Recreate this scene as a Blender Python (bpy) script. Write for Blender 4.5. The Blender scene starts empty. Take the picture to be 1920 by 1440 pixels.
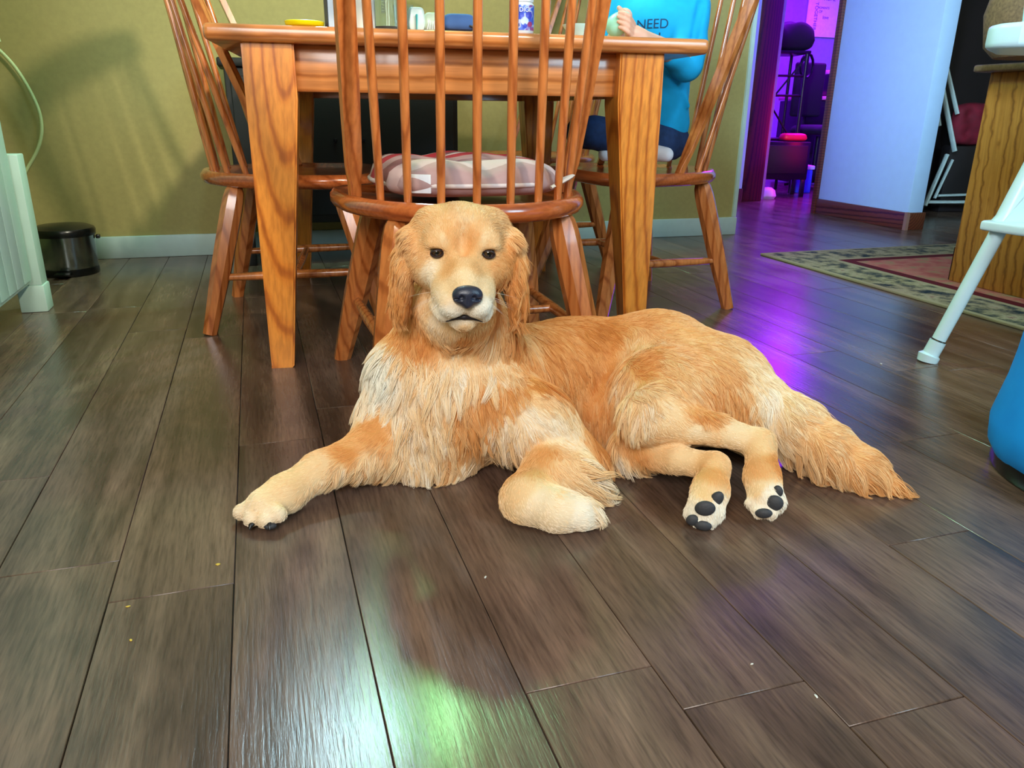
import bpy, bmesh, math, random
import numpy as np
from math import radians, sin, cos, pi, sqrt
from mathutils import Vector, Matrix
from mathutils.bvhtree import BVHTree
from mathutils.kdtree import KDTree

random.seed(7)
rng = np.random.default_rng(7)
S = bpy.context.scene
COL = S.collection

# ------------------------------------------------------------------ camera
F_PX = 1442.0
CAM = np.array([0, 0, .58])
_p, _r = radians(19.5), .013
FW = np.array([0, cos(_p), -sin(_p)])
_U0 = np.array([0, sin(_p), cos(_p)])
RT = np.array([1., 0, 0]) * cos(_r) + _U0 * sin(_r)
UP = _U0 * cos(_r) - np.array([1., 0, 0]) * sin(_r)
cd = bpy.data.cameras.new('camera')
cam = bpy.data.objects.new('camera', cd)
COL.objects.link(cam)
M = Matrix.Identity(4)
for i in range(3):
    M[i][0], M[i][1], M[i][2], M[i][3] = RT[i], UP[i], -FW[i], CAM[i]
cam.matrix_world = M
cd.sensor_fit = 'HORIZONTAL'
cd.sensor_width = 36
cd.lens = 36 * F_PX / 1920
cd.clip_start = .02
S.camera = cam


def at(x, y, Y):
    """world point on the sight line of photo pixel (x, y) at distance Y"""
    d = FW + RT * (x - 960) / F_PX - UP * (y - 720) / F_PX
    return Vector(CAM + d * (Y / d[1]))


def atz(x, y, z):
    d = FW + RT * (x - 960) / F_PX - UP * (y - 720) / F_PX
    return Vector(CAM + d * ((z - CAM[2]) / d[2]))


# room frame: u runs along the back wall, v away from the camera
RA = radians(18)
ux, uy = cos(RA), sin(RA)


def W(u, v, z=0.):
    return Vector((u * ux - v * uy, u * uy + v * ux, z))


# ------------------------------------------------------------------ world, exposure, lights
wd = bpy.data.worlds.new('world')
S.world = wd
wd.use_nodes = True
wd.node_tree.nodes['Background'].inputs[0].default_value = (.55, .75, .9, 1)
wd.node_tree.nodes['Background'].inputs[1].default_value = .25
S.view_settings.view_transform = 'Standard'
S.view_settings.look = 'None'
S.view_settings.gamma = 1
S.view_settings.exposure = .45
S.view_settings.use_curve_mapping = False


def area(name, loc, target, sx, sy, power, color, spread=180):
    l = bpy.data.lights.new(name, 'AREA')
    l.shape = 'RECTANGLE'
    l.size, l.size_y = sx, sy
    l.energy = power
    l.color = color
    l.spread = radians(spread)
    o = bpy.data.objects.new(name, l)
    COL.objects.link(o)
    o.location = loc
    o.rotation_euler = (Vector(target) - Vector(loc)).to_track_quat('-Z', 'Y').to_euler()
    return o


# daylight window behind the camera, lamps over the table, added fills marked below
area('window_light', (-.35, -1.2, 1.65), (0.1, 1.3, .1), 1.3, 1.0, 46, (1.0, .97, .94))
area('right_fill_light', (2.6, -.3, 1.9), (2.2, 3.6, .6), 1.3, 1.2, 58, (.50, .80, 1.0))  # added bluish fill from the right, not a window
area('pillar_fill_light', (-1.0, -.9, 2.1), (1.95, 4.5, .9), .7, .7, 17, (.40, .70, 1.0), 34)  # added narrow blue fill aimed at the pillar face
area('left_fill_light', (-1.9, .6, 1.7), (-1.2, 3.0, .4), .7, .8, 5, (.45, 1.0, .55))  # added green fill that tints the left wall
area('ceiling_lamp_green', (-.36, 2.98, 2.2), (-.14, .66, 0), .11, .11, 15, (.33, 1.0, .38))
area('ceiling_lamp_cool', (-.66, 2.80, 2.2), (-.25, .60, 0), .09, .16, 17, (.55, .85, 1.0))
area('chair_shadow_light', (.95, .15, 2.05), (-1.05, 2.9, .45), .17, .17, 4.2, (1.0, .93, .72), 46)  # unseen light added right of the camera to cast chair shadows on the wall
area('wall_wash_light', (.35, 2.75, 1.95), (.3, 3.4, 1.2), .5, .2, 5, (1.0, .96, .80))  # added unseen light to brighten the wall above the table
area('led_strip_light', W(4.6, 5.6, 2.3), W(4.4, 5.5, 0), 1.4, 1.4, 190, (.26, .006, 1.0))
area('led_strip_light_pink', W(5.6, 6.6, 2.2), W(4.6, 5.4, .2), 1.0, .6, 14, (.70, .03, 1.0))
area('red_lamp_light', W(3.9, 4.62, .5), W(3.4, 4.85, .5), .2, .6, 2.0, (1, .01, .05))


# ------------------------------------------------------------------ helpers
def srgb(r, g, b):
    f = lambda c: (c / 255 / 12.92) if c / 255 <= .04045 else ((c / 255 + .055) / 1.055) ** 2.4
    return (f(r), f(g), f(b), 1)


class NT:
    def __init__(s, name):
        s.m = bpy.data.materials.new(name)
        s.m.use_nodes = True
        s.t = s.m.node_tree
        s.b = s.t.nodes['Principled BSDF']

    def n(s, typ, **kw):
        nd = s.t.nodes.new(typ)
        for k, v in kw.items():
            if k.startswith('i_'):
                key = k[2:].replace('_', ' ')
                nd.inputs[int(key) if key.isdigit() else key].default_value = v
            else:
                setattr(nd, k, v)
        return nd

    def l(s, a, b):
        s.t.links.new(a, b)

    def set(s, **kw):
        for k, v in kw.items():
            s.b.inputs[k.replace('_', ' ')].default_value = v
        return s

    def bump(s, h, strength=.3, dist=.002):
        bp = s.n('ShaderNodeBump')
        bp.inputs['Strength'].default_value = strength
        bp.inputs['Distance'].default_value = dist
        s.l(h, bp.inputs['Height'])
        s.l(bp.outputs[0], s.b.inputs['Normal'])

    def ramp(s, fac, stops):
        r = s.n('ShaderNodeValToRGB')
        e = r.color_ramp.elements
        while len(e) < len(stops):
            e.new(.5)
        for i, (p, c) in enumerate(stops):
            e[i].position = p
            e[i].color = c
        s.l(fac, r.inputs[0])
        return r.outputs[0]


def plain(name, c, rough=.5, metal=0., coat=0., spec=.5, noise=.06, nscale=30., bump=0.):
    t = NT(name)
    tc = t.n('ShaderNodeTexCoord')
    nz = t.n('ShaderNodeTexNoise', i_Scale=nscale, i_Detail=4.)
    t.l(tc.outputs['Object'], nz.inputs['Vector'])
    a = tuple(min(1, x * (1 - noise)) for x in c[:3]) + (1,)
    b = tuple(min(1, x * (1 + noise)) for x in c[:3]) + (1,)
    t.l(t.ramp(nz.outputs[0], [(.3, a), (.7, b)]), t.b.inputs['Base Color'])
    t.set(Roughness=rough, Metallic=metal, Coat_Weight=coat, Specular_IOR_Level=spec)
    if bump:
        t.bump(nz.outputs[0], bump, .001)
    return t.m


def wood(name, light, mid, dark, axis='Z', tilt=5., rings=22., rough=.3, coat=.4, offs=(.03, .06, 0.), distort=1.2, rnd=True):
    """ring-cut wood with cathedral grain running along axis"""
    t = NT(name)
    tc = t.n('ShaderNodeTexCoord')
    mp = t.n('ShaderNodeMapping')
    rot = {'Z': (radians(tilt), radians(tilt * .3), 0), 'X': (0, radians(90), radians(tilt)), 'Y': (radians(90 + tilt), 0, 0)}[axis]
    mp.inputs['Rotation'].default_value = rot
    mp.inputs['Location'].default_value = offs
    if rnd:
        oi = t.n('ShaderNodeObjectInfo')
        ad = t.n('ShaderNodeVectorMath', operation='ADD')
        sc = t.n('ShaderNodeVectorMath', operation='SCALE')
        cb = t.n('ShaderNodeCombineXYZ')
        t.l(oi.outputs['Random'], cb.inputs[0])
        t.l(oi.outputs['Random'], cb.inputs[1])
        sc.inputs[3].default_value = .08
        t.l(cb.outputs[0], sc.inputs[0])
        t.l(tc.outputs['Object'], ad.inputs[0])
        t.l(sc.outputs[0], ad.inputs[1])
        t.l(ad.outputs[0], mp.inputs[0])
    else:
        t.l(tc.outputs['Object'], mp.inputs[0])
    wv = t.n('ShaderNodeTexWave', wave_type='RINGS', rings_direction='Z', i_Scale=rings, i_Distortion=distort, i_Detail=3., wave_profile='SIN')
    wv.inputs['Detail Scale'].default_value = 1.5
    t.l(mp.outputs[0], wv.inputs['Vector'])
    ms = t.n('ShaderNodeMapping')
    ms.inputs['Scale'].default_value = (130, 130, 5)
    t.l(mp.outputs[0], ms.inputs[0])
    fn = t.n('ShaderNodeTexNoise', i_Scale=1., i_Detail=5.)
    t.l(ms.outputs[0], fn.inputs['Vector'])
    base = t.ramp(wv.outputs[0], [(.0, dark), (.16, mid), (.55, light), (1., light)])
    fine = t.ramp(fn.outputs[0], [(.35, (.62, .55, .5, 1)), (.6, (1, 1, 1, 1))])
    mx = t.n('ShaderNodeMixRGB', blend_type='MULTIPLY', i_Fac=.6)
    t.l(base, mx.inputs[1])
    t.l(fine, mx.inputs[2])
    t.l(mx.outputs[0], t.b.inputs['Base Color'])
    t.set(Roughness=rough, Coat_Weight=coat, Coat_Roughness=.12)
    t.bump(fn.outputs[0], .12, .0006)
    return t.m


def link(name, me, mat, parent=None):
    o = bpy.data.objects.new(name, me)
    COL.objects.link(o)
    if mat is not None and len(me.materials) == 0:
        for m_ in (mat if isinstance(mat, (list, tuple)) else [mat]):
            me.materials.append(m_)
    if parent is not None:
        o.parent = parent
    return o


def tag(o, label=None, cat=None, group=None, kind=None):
    if label: o['label'] = label
    if cat: o['category'] = cat
    if group: o['group'] = group
    if kind: o['kind'] = kind
    return o


def thing(name, label, cat, loc=(0, 0, 0), rz=0., group=None):
    o = bpy.data.objects.new(name, None)
    o.empty_display_size = .1
    COL.objects.link(o)
    o.location = loc
    o.rotation_euler = (0, 0, rz)
    return tag(o, label, cat, group)


def bm_mesh(bm, name='mesh', smooth=None):
    bmesh.ops.recalc_face_normals(bm, faces=bm.faces)
    me = bpy.data.meshes.new(name)
    bm.to_mesh(me)
    bm.free()
    if smooth is not None:
        shade(me, smooth)
    return me


def shade(me, ang=40):
    for p_ in me.polygons:
        p_.use_smooth = True
    if ang < 180:
        me.set_sharp_from_angle(angle=radians(ang))
    return me


def box(bm, c, s, rz=0., bev=0., seg=2, rot=None):
    m = Matrix.Translation(c) @ (rot.to_4x4() if rot is not None else Matrix.Rotation(rz, 4, 'Z')) @ Matrix.Diagonal((s[0], s[1], s[2], 1))
    r = bmesh.ops.create_cube(bm, size=1, matrix=m)
    if bev:
        es = list({e for v in r['verts'] for e in v.link_edges})
        bmesh.ops.bevel(bm, geom=es, offset=bev, segments=seg, profile=.5, affect='EDGES')
    return bm


def boxme(c, s, rz=0., bev=0., seg=2, rot=None, name='box'):
    bm = bmesh.new()
    box(bm, c, s, rz, bev, seg, rot)
    return bm_mesh(bm, name, 40)


def frames(pts):
    """parallel-transported frames along a polyline"""
    n = len(pts)
    T = [(pts[min(i + 1, n - 1)] - pts[max(i - 1, 0)]).normalized() for i in range(n)]
    a = Vector((0, 0, 1)) if abs(T[0].z) < .9 else Vector((1, 0, 0))
    X = (a - T[0] * a.dot(T[0])).normalized()
    out = []
    for t in T:
        X = (X - t * X.dot(t)).normalized()
        out.append((X, t.cross(X)))
    return out


def tube(bm, pts, rad, n=12, cap=True, flat=(1., 1.), square=0.):
    """sweep of an (optionally flattened) circle along points; rad is a number or a list"""
    pts = [Vector(p_) for p_ in pts]
    if not isinstance(rad, (list, tuple)):
        rad = [rad] * len(pts)
    fr = frames(pts)
    rings = []
    for p_, r, (X, Y_) in zip(pts, rad, fr):
        ring = []
        for k in range(n):
            a = 2 * pi * (k + .5) / n
            ca, sa = cos(a), sin(a)
            if square:
                q = max(abs(ca), abs(sa)) ** -square
                ca, sa = ca * q, sa * q
            ring.append(bm.verts.new(p_ + X * (r * flat[0] * ca) + Y_ * (r * flat[1] * sa)))
        rings.append(ring)
    for A, B in zip(rings[:-1], rings[1:]):
        for k in range(n):
            bm.faces.new((A[k], A[(k + 1) % n], B[(k + 1) % n], B[k]))
    if cap:
        bm.faces.new(rings[0][::-1])
        bm.faces.new(rings[-1])
    return bm


def tubeme(pts, rad, n=12, name='tube', flat=(1., 1.), square=0., sm=45):
    bm = bmesh.new()
    tube(bm, pts, rad, n, True, flat, square)
    return bm_mesh(bm, name, sm)


def lathe(prof, n=32, name='lathe', sm=40):
    """prof: list of (r, z)"""
    bm = bmesh.new()
    rings = []
    for r, z in prof:
        if r < 1e-5:
            rings.append([bm.verts.new((0, 0, z))])
        else:
            rings.append([bm.verts.new((r * cos(2 * pi * k / n), r * sin(2 * pi * k / n), z)) for k in range(n)])
    for A, B in zip(rings[:-1], rings[1:]):
        for k in range(n):
            k2 = (k + 1) % n
            if len(A) == 1 and len(B) == 1:
                continue
            if len(A) == 1:
                bm.faces.new((A[0], B[k2], B[k]))
            elif len(B) == 1:
                bm.faces.new((A[k], A[k2], B[0]))
            else:
                bm.faces.new((A[k], A[k2], B[k2], B[k]))
    return bm_mesh(bm, name, sm)


def prism(outline, z0, z1, name='prism', bev=0., seg=2, sm=40):
    bm = bmesh.new()
    vs = [bm.verts.new((x, y, z0)) for x, y in outline]
    f = bm.faces.new(vs)
    r = bmesh.ops.extrude_face_region(bm, geom=[f])
    for v in r['geom']:
        if isinstance(v, bmesh.types.BMVert):
            v.co.z = z1
    if bev:
        es = [e for e in bm.edges if abs(e.verts[0].co.z - e.verts[1].co.z) < 1e-6]
        bmesh.ops.bevel(bm, geom=es, offset=bev, segments=seg, profile=.6, affect='EDGES')
    return bm_mesh(bm, name, sm)


def copy_tree(o, parent=None):
    c = o.copy()
    COL.objects.link(c)
    c.parent = parent
    for ch in list(o.children):
        copy_tree(ch, c)
    return c


def text_mesh(body, size, ext=.0005, align='CENTER', spacing=1.0):
    cu = bpy.data.curves.new('t', 'FONT')
    cu.body = body
    cu.size = size
    cu.extrude = ext
    cu.align_x = align
    cu.space_character = spacing
    o = bpy.data.objects.new('t', cu)
    COL.objects.link(o)
    dg = bpy.context.evaluated_depsgraph_get()
    me = bpy.data.meshes.new_from_object(o.evaluated_get(dg))
    bpy.data.objects.remove(o)
    bpy.data.curves.remove(cu)
    return me


# ------------------------------------------------------------------ SDF sculpting
class SDF:
    def __init__(s, lo, hi, h):
        s.lo, s.h = np.array(lo, float), h
        s.n = np.ceil((np.array(hi) - s.lo) / h).astype(int) + 1
        s.f = np.full(s.n, 1., np.float32)
        s.ax = [(s.lo[i] + h * np.arange(s.n[i])).astype(np.float32) for i in range(3)]

    def _blk(s, lo, hi):
        a = np.clip(np.floor((np.array(lo) - s.lo) / s.h).astype(int), 0, s.n)
        b = np.clip(np.ceil((np.array(hi) - s.lo) / s.h).astype(int) + 1, 0, s.n)
        sl = tuple(slice(i, j) for i, j in zip(a, b))
        return sl, s.ax[0][sl[0]][:, None, None], s.ax[1][sl[1]][None, :, None], s.ax[2][sl[2]][None, None, :]

    def _mix(s, sl, d, k, sub):
        a = s.f[sl]
        if sub:
            d = -d
            h = np.maximum(k - np.abs(a - d), 0) / k
            s.f[sl] = np.maximum(a, d) + h * h * k * .25
        else:
            h = np.maximum(k - np.abs(a - d), 0) / k
            s.f[sl] = np.minimum(a, d) - h * h * k * .25

    def cone(s, a, b, r1, r2, k=.02, sub=False):
        a, b = np.array(a, float), np.array(b, float)
        m = max(r1, r2) + k + 3 * s.h
        sl, x, y, z = s._blk(np.minimum(a, b) - m, np.maximum(a, b) + m)
        ab = b - a
        L = max(ab @ ab, 1e-9)
        t = np.clip(((x - a[0]) * ab[0] + (y - a[1]) * ab[1] + (z - a[2]) * ab[2]) / L, 0, 1)
        d = np.sqrt((x - a[0] - t * ab[0]) ** 2 + (y - a[1] - t * ab[1]) ** 2 + (z - a[2] - t * ab[2]) ** 2) - (r1 + (r2 - r1) * t)
        s._mix(sl, d.astype(np.float32), k, sub)

    def ell(s, c, r, rot=None, k=.02, sub=False):
        c, r = np.array(c, float), np.array(r, float)
        m = r.max() + k + 3 * s.h
        sl, x, y, z = s._blk(c - m, c + m)
        x, y, z = x - c[0], y - c[1], z - c[2]
        R_ = np.eye(3) if rot is None else np.array(rot)   # columns are the axes
        p = [(x * R_[0, i] + y * R_[1, i] + z * R_[2, i]) / r[i] for i in range(3)]
        k0 = np.sqrt(p[0] ** 2 + p[1] ** 2 + p[2] ** 2)
        k1 = np.sqrt((p[0] / r[0]) ** 2 + (p[1] / r[1]) ** 2 + (p[2] / r[2]) ** 2) + 1e-6
        d = k0 * (k0 - 1) / k1
        s._mix(sl, d.astype(np.float32), k, sub)

    def chain(s, pts, rad, k=.02):
        for i in range(len(pts) - 1):
            s.cone(pts[i], pts[i + 1], rad[i], rad[i + 1], k)

    def mesh(s, name, relax=1):
        f = s.f
        ins = f < 0
        n = s.n - 1
        c = np.zeros(n, np.uint8)
        for i in (0, 1):
            for j in (0, 1):
                for k in (0, 1):
                    c += ins[i:n[0] + i, j:n[1] + j, k:n[2] + k]
        cells = np.argwhere((c > 0) & (c < 8))
        idx = -np.ones(n, np.int32)
        idx[tuple(cells.T)] = np.arange(len(cells))
        acc = np.zeros((len(cells), 3))
        cnt = np.zeros(len(cells))
        corners = [np.array((i, j, k)) for i in (0, 1) for j in (0, 1) for k in (0, 1)]
        for a in corners:
            for ax in range(3):
                if a[ax]:
                    continue
                b = a.copy()
                b[ax] = 1
                fa = f[tuple((cells + a).T)]
                fb = f[tuple((cells + b).T)]
                m = (fa < 0) != (fb < 0)
                t = fa[m] / (fa[m] - fb[m])
                acc[m] += a + (b - a) * t[:, None]
                cnt[m] += 1
        V = s.lo + s.h * (cells + acc / cnt[:, None])
        Q = []
        for ax in range(3):
            o1, o2 = (ax + 1) % 3, (ax + 2) % 3
            A = [slice(1, -1)] * 3
            A[ax] = slice(0, -1)
            B = [slice(1, -1)] * 3
            B[ax] = slice(1, None)
            fa, fb = ins[tuple(A)], ins[tuple(B)]
            for flip, msk in ((False, fa & ~fb), (True, ~fa & fb)):
                e = np.argwhere(msk) + 1
                e[:, ax] -= 1
                d1 = np.zeros(3, int)
                d1[o1] = 1
                d2 = np.zeros(3, int)
                d2[o2] = 1
                q = [idx[tuple((e - d1 - d2).T)], idx[tuple((e - d2).T)], idx[tuple(e.T)], idx[tuple((e - d1).T)]]
                q = np.stack(q if not flip else q[::-1], 1)
                Q.append(q)
        Q = np.concatenate(Q)
        Q = Q[(Q >= 0).all(1)]
        for _ in range(relax):
            s2 = np.zeros_like(V)
            c2 = np.zeros(len(V))
            for i in range(4):
                a, b = Q[:, i], Q[:, (i + 1) % 4]
                np.add.at(s2, a, V[b])
                np.add.at(c2, a, 1)
                np.add.at(s2, b, V[a])
                np.add.at(c2, b, 1)
            V = V * .5 + .5 * s2 / np.maximum(c2, 1)[:, None]
        me = bpy.data.meshes.new(name)
        me.vertices.add(len(V))
        me.vertices.foreach_set('co', V.astype(np.float32).ravel())
        me.loops.add(len(Q) * 4)
        me.loops.foreach_set('vertex_index', Q.astype(np.int32).ravel())
        me.polygons.add(len(Q))
        me.polygons.foreach_set('loop_start', np.arange(0, len(Q) * 4, 4, dtype=np.int32))
        me.update(calc_edges=True)
        me.validate()
        for p_ in me.polygons:
            p_.use_smooth = True
        return me


# ------------------------------------------------------------------ materials
m_oak = wood('oak_table', srgb(228, 142, 52), srgb(218, 128, 40), srgb(184, 98, 26), 'Z', -10, 14, .32, .3, (-.05, -.128, 0), .9, False)
m_oak_x = wood('oak_tabletop', srgb(208, 134, 76), srgb(198, 122, 62), srgb(166, 94, 42), 'X', 3, 10, .28, .5, rnd=False)
m_chair = wood('chair_wood', srgb(200, 118, 60), srgb(192, 108, 52), srgb(164, 86, 38), 'Z', 3, 14, .26, .55)
m_seat = wood('chair_seat_wood', srgb(190, 98, 48), srgb(182, 90, 42), srgb(156, 74, 32), 'X', 3, 10, .22, .6)
m_cab = wood('oak_cabinet', srgb(190, 128, 54), srgb(180, 116, 44), srgb(140, 86, 32), 'Z', 4, 9, .4, .15, (.0, .12, 0), 4.0, False)
m_trimw = wood('brown_trim', srgb(108, 52, 34), srgb(92, 42, 28), srgb(60, 26, 16), 'Y', 3, 20, .35, .3)
m_redjamb = wood('dark_red_jamb', srgb(88, 24, 22), srgb(76, 18, 18), srgb(48, 10, 10), 'Z', 2, 20, .35, .3)
m_wall = plain('wall_paint', srgb(164, 149, 92), .75, noise=.05, nscale=60, bump=.12)
m_whitewall = plain('white_wall_paint', srgb(186, 216, 250), .5, noise=.02, nscale=20)
m_ceiling = plain('ceiling_paint', srgb(225, 222, 210), .9)
m_base = plain('baseboard_paint', srgb(186, 206, 204), .45, noise=.03)
m_whitecab = plain('white_cabinet_paint', srgb(196, 222, 208), .5, noise=.04, nscale=12)
m_plastic = plain('white_plastic', srgb(214, 240, 244), .3, noise=.015)
m_black = plain('black_plastic', srgb(12, 13, 14), .25)
m_steel = plain('brushed_steel', srgb(150, 160, 160), .18, metal=1., noise=.1, nscale=8)
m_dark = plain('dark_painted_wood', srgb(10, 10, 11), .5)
m_darkmetal = plain('dark_metal', srgb(20, 14, 24), .35, metal=.4)
m_darkfab = plain('dark_fabric', srgb(16, 10, 22), .9, bump=.3, nscale=200)
m_subfloor = plain('subfloor', srgb(24, 20, 17), .8)
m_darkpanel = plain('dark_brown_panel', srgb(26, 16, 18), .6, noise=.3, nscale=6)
m_red = plain('red_fabric', srgb(120, 10, 36), .8, noise=.25, nscale=20, bump=.2)


def m_plank():
    t = NT('vinyl_plank')
    tc = t.n('ShaderNodeTexCoord')
    oi = t.n('ShaderNodeObjectInfo')
    cb = t.n('ShaderNodeCombineXYZ')
    mul = t.n('ShaderNodeMath', operation='MULTIPLY', i_1=37.)
    t.l(oi.outputs['Random'], mul.inputs[0])
    t.l(mul.outputs[0], cb.inputs[0])
    t.l(mul.outputs[0], cb.inputs[1])
    ad = t.n('ShaderNodeVectorMath', operation='ADD')
    t.l(tc.outputs['Object'], ad.inputs[0])
    t.l(cb.outputs[0], ad.inputs[1])
    # long streaks
    m1 = t.n('ShaderNodeMapping')
    m1.inputs['Scale'].default_value = (16, 1.5, 1)
    t.l(ad.outputs[0], m1.inputs[0])
    n1 = t.n('ShaderNodeTexNoise', i_Scale=1., i_Detail=6., i_Roughness=.55, i_Distortion=.8)
    t.l(m1.outputs[0], n1.inputs['Vector'])
    # fine fibres
    m2 = t.n('ShaderNodeMapping')
    m2.inputs['Scale'].default_value = (210, 16, 1)
    t.l(ad.outputs[0], m2.inputs[0])
    n2 = t.n('ShaderNodeTexNoise', i_Scale=1., i_Detail=4., i_Roughness=.6)
    t.l(m2.outputs[0], n2.inputs['Vector'])
    # blotches
    n3 = t.n('ShaderNodeTexNoise', i_Scale=3.5, i_Detail=3.)
    t.l(ad.outputs[0], n3.inputs['Vector'])
    # knots
    vo = t.n('ShaderNodeTexVoronoi', i_Scale=2.2)
    m3 = t.n('ShaderNodeMapping')
    m3.inputs['Scale'].default_value = (1.6, .8, 1)
    t.l(ad.outputs[0], m3.inputs[0])
    t.l(m3.outputs[0], vo.inputs['Vector'])
    c1 = t.ramp(n1.outputs[0], [(.25, srgb(66, 50, 42)), (.45, srgb(96, 75, 64)), (.58, srgb(112, 89, 76)), (.78, srgb(134, 109, 94))])
    c2 = t.ramp(n2.outputs[0], [(.32, (.50, .48, .46, 1)), (.5, (.92, .92, .92, 1)), (.7, (1.28, 1.25, 1.2, 1))])
    c3 = t.ramp(n3.outputs[0], [(.35, (.72, .74, .74, 1)), (.62, (1.15, 1.1, 1.05, 1))])
    c4 = t.ramp(vo.outputs['Distance'], [(.02, (.35, .33, .33, 1)), (.09, (1, 1, 1, 1))])
    cur = c1
    for c_, f_ in ((c2, .75), (c3, .9), (c4, .8)):
        mx = t.n('ShaderNodeMixRGB', blend_type='MULTIPLY', i_Fac=f_)
        t.l(cur, mx.inputs[1])
        t.l(c_, mx.inputs[2])
        cur = mx.outputs[0]
    # plank to plank tone
    hr = t.n('ShaderNodeMath', operation='MULTIPLY_ADD', i_1=.34, i_2=.84)
    t.l(oi.outputs['Random'], hr.inputs[0])
    hs = t.n('ShaderNodeHueSaturation', i_Saturation=1.0)
    t.l(hr.outputs[0], hs.inputs['Value'])
    t.l(cur, hs.inputs['Color'])
    t.l(hs.outputs[0], t.b.inputs['Base Color'])
    rr = t.n('ShaderNodeMapRange')
    rr.inputs[3].default_value = .17
    rr.inputs[4].default_value = .30
    t.l(n3.outputs[0], rr.inputs[0])
    t.l(rr.outputs[0], t.b.inputs['Roughness'])
    t.set(Specular_IOR_Level=.55)
    t.bump(n2.outputs[0], .3, .0012)
    return t.m


M_PLANK = m_plank()

# ------------------------------------------------------------------ structure: floor
floor = link('floor', boxme(W(1.4, 2.2, -.024), (8.6, 10.6, .04), RA), m_subfloor)
tag(floor, kind='structure')
PW, PL = .1485, 1.22
pl_me = boxme((0, 0, -.0021), (PW - .0010, PL - .0012, .0042), 0, .0008, 1, name='plank')
pl_me.materials.append(M_PLANK)
fixed_end = {-2: 1.02, -1: .92, 1: .30, 2: .62, 3: .55, 4: .48, 5: .2, 6: .75}
for k in range(-14, 33):
    u0 = -.076 + PW * k
    e = fixed_end.get(k, random.uniform(0, PL))
    v = e - PL * 3
    while v < 6.6:
        if v + PL > -.5 and not (u0 > 3.4 and v + PL < 3.3) and not (v > 5.6 and u0 < 3):
            o = link('plank', pl_me, None, floor)
            o.location = W(u0 + PW / 2, v + PL / 2, 0)
            o.rotation_euler = (0, 0, RA)
        v += PL

# ------------------------------------------------------------------ structure: walls
H = 2.5


def wallbox(name, u0, u1, v0, v1, z0, z1, mat, bev=0., rootless=False):
    c = W((u0 + u1) / 2, (v0 + v1) / 2, (z0 + z1) / 2)
    o = link(name, boxme((0, 0, 0), (u1 - u0, v1 - v0, z1 - z0), 0, bev), mat)
    o.location = c
    o.rotation_euler = (0, 0, RA)
    tag(o, kind='structure')
    return o


wallbox('wall_back', -1.35, 2.29, 3.45, 3.57, 0, H, m_wall)
wallbox('trim_corner', 2.285, 2.305, 3.438, 3.58, .09, H, m_base)
wallbox('baseboard_back', -1.2, 2.31, 3.434, 3.45, 0, .088, m_base, .004)
wallbox('wall_left', -1.35, -1.2, -2.4, 3.45, 0, H, m_wall)
wallbox('wall_front', -1.35, 5.5, -2.5, -2.4, 0, H, m_wall)
wallbox('wall_right', 5.4, 5.5, -2.4, 3.5, 0, H, m_wall)
wallbox('ceiling', -1.35, 8.2, -2.5, 8.1, H, H + .08, m_ceiling)
wallbox('wall_hall', 2.17, 2.29, 3.57, 4.8, 0, H, m_whitewall)
wallbox('wall_hall_end', 2.17, 3.24, 4.80, 4.90, .09, H, m_whitewall)
wallbox('baseboard_hall', 2.17, 3.24, 4.785, 4.80, 0, .09, m_trimw)
# pillar wall running away from the camera, with the bedroom doorway in it
wallbox('wall_pillar', 3.33, 3.43, 3.37, 4.10, 0, H, m_whitewall, .003)
wallbox('baseboard_pillar', 3.315, 3.33, 3.37, 4.10, 0, .092, m_trimw, .003)
wallbox('baseboard_pillar_end', 3.33, 3.44, 3.355, 3.37, 0, .092, m_trimw, .003)
wallbox('trim_corner_block', 3.312, 3.332, 3.352, 3.372, 0, .094, plain('light_trim', srgb(150, 110, 96), .5))
wallbox('door_jamb_near', 3.31, 3.45, 4.10, 4.135, 0, 2.05, m_trimw, .003)
wallbox('door_jamb_far', 3.24, 3.41, 4.80, 4.87, 0, 2.05, m_redjamb, .004)
wallbox('door_header', 3.31, 3.45, 4.10, 4.87, 2.05, H, m_trimw)
# nook behind the pillar and the purple bedroom
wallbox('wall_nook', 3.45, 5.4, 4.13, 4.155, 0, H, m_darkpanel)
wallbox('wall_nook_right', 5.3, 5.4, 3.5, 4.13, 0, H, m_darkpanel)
m_bedwall = plain('bedroom_wall_paint', srgb(150, 140, 190), .7)
wallbox('wall_bedroom_right', 8.0, 8.1, 4.2, 8.0, 0, H, m_bedwall)
wallbox('wall_bedroom_back', 3.4, 8.1, 7.35, 7.45, 0, H, m_bedwall)
wallbox('wall_bedroom_left', 3.40, 3.50, 4.90, 7.35, 0, H, m_bedwall)
wallbox('wall_bedroom_front', 3.45, 8.1, 4.156, 4.20, 0, H, m_bedwall)


# ------------------------------------------------------------------ dining table
TR = radians(12)
TL, TD, TZ = 1.10, 1.15, .742
table = thing('dining_table', 'oak dining table with thick rounded top and square tapered legs', 'table', (-.632, 1.69, 0), TR)
link('tabletop', boxme((TL / 2, TD / 2, TZ - .0165), (TL, TD, .033), 0, .011, 4), m_oak_x, table)


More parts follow.
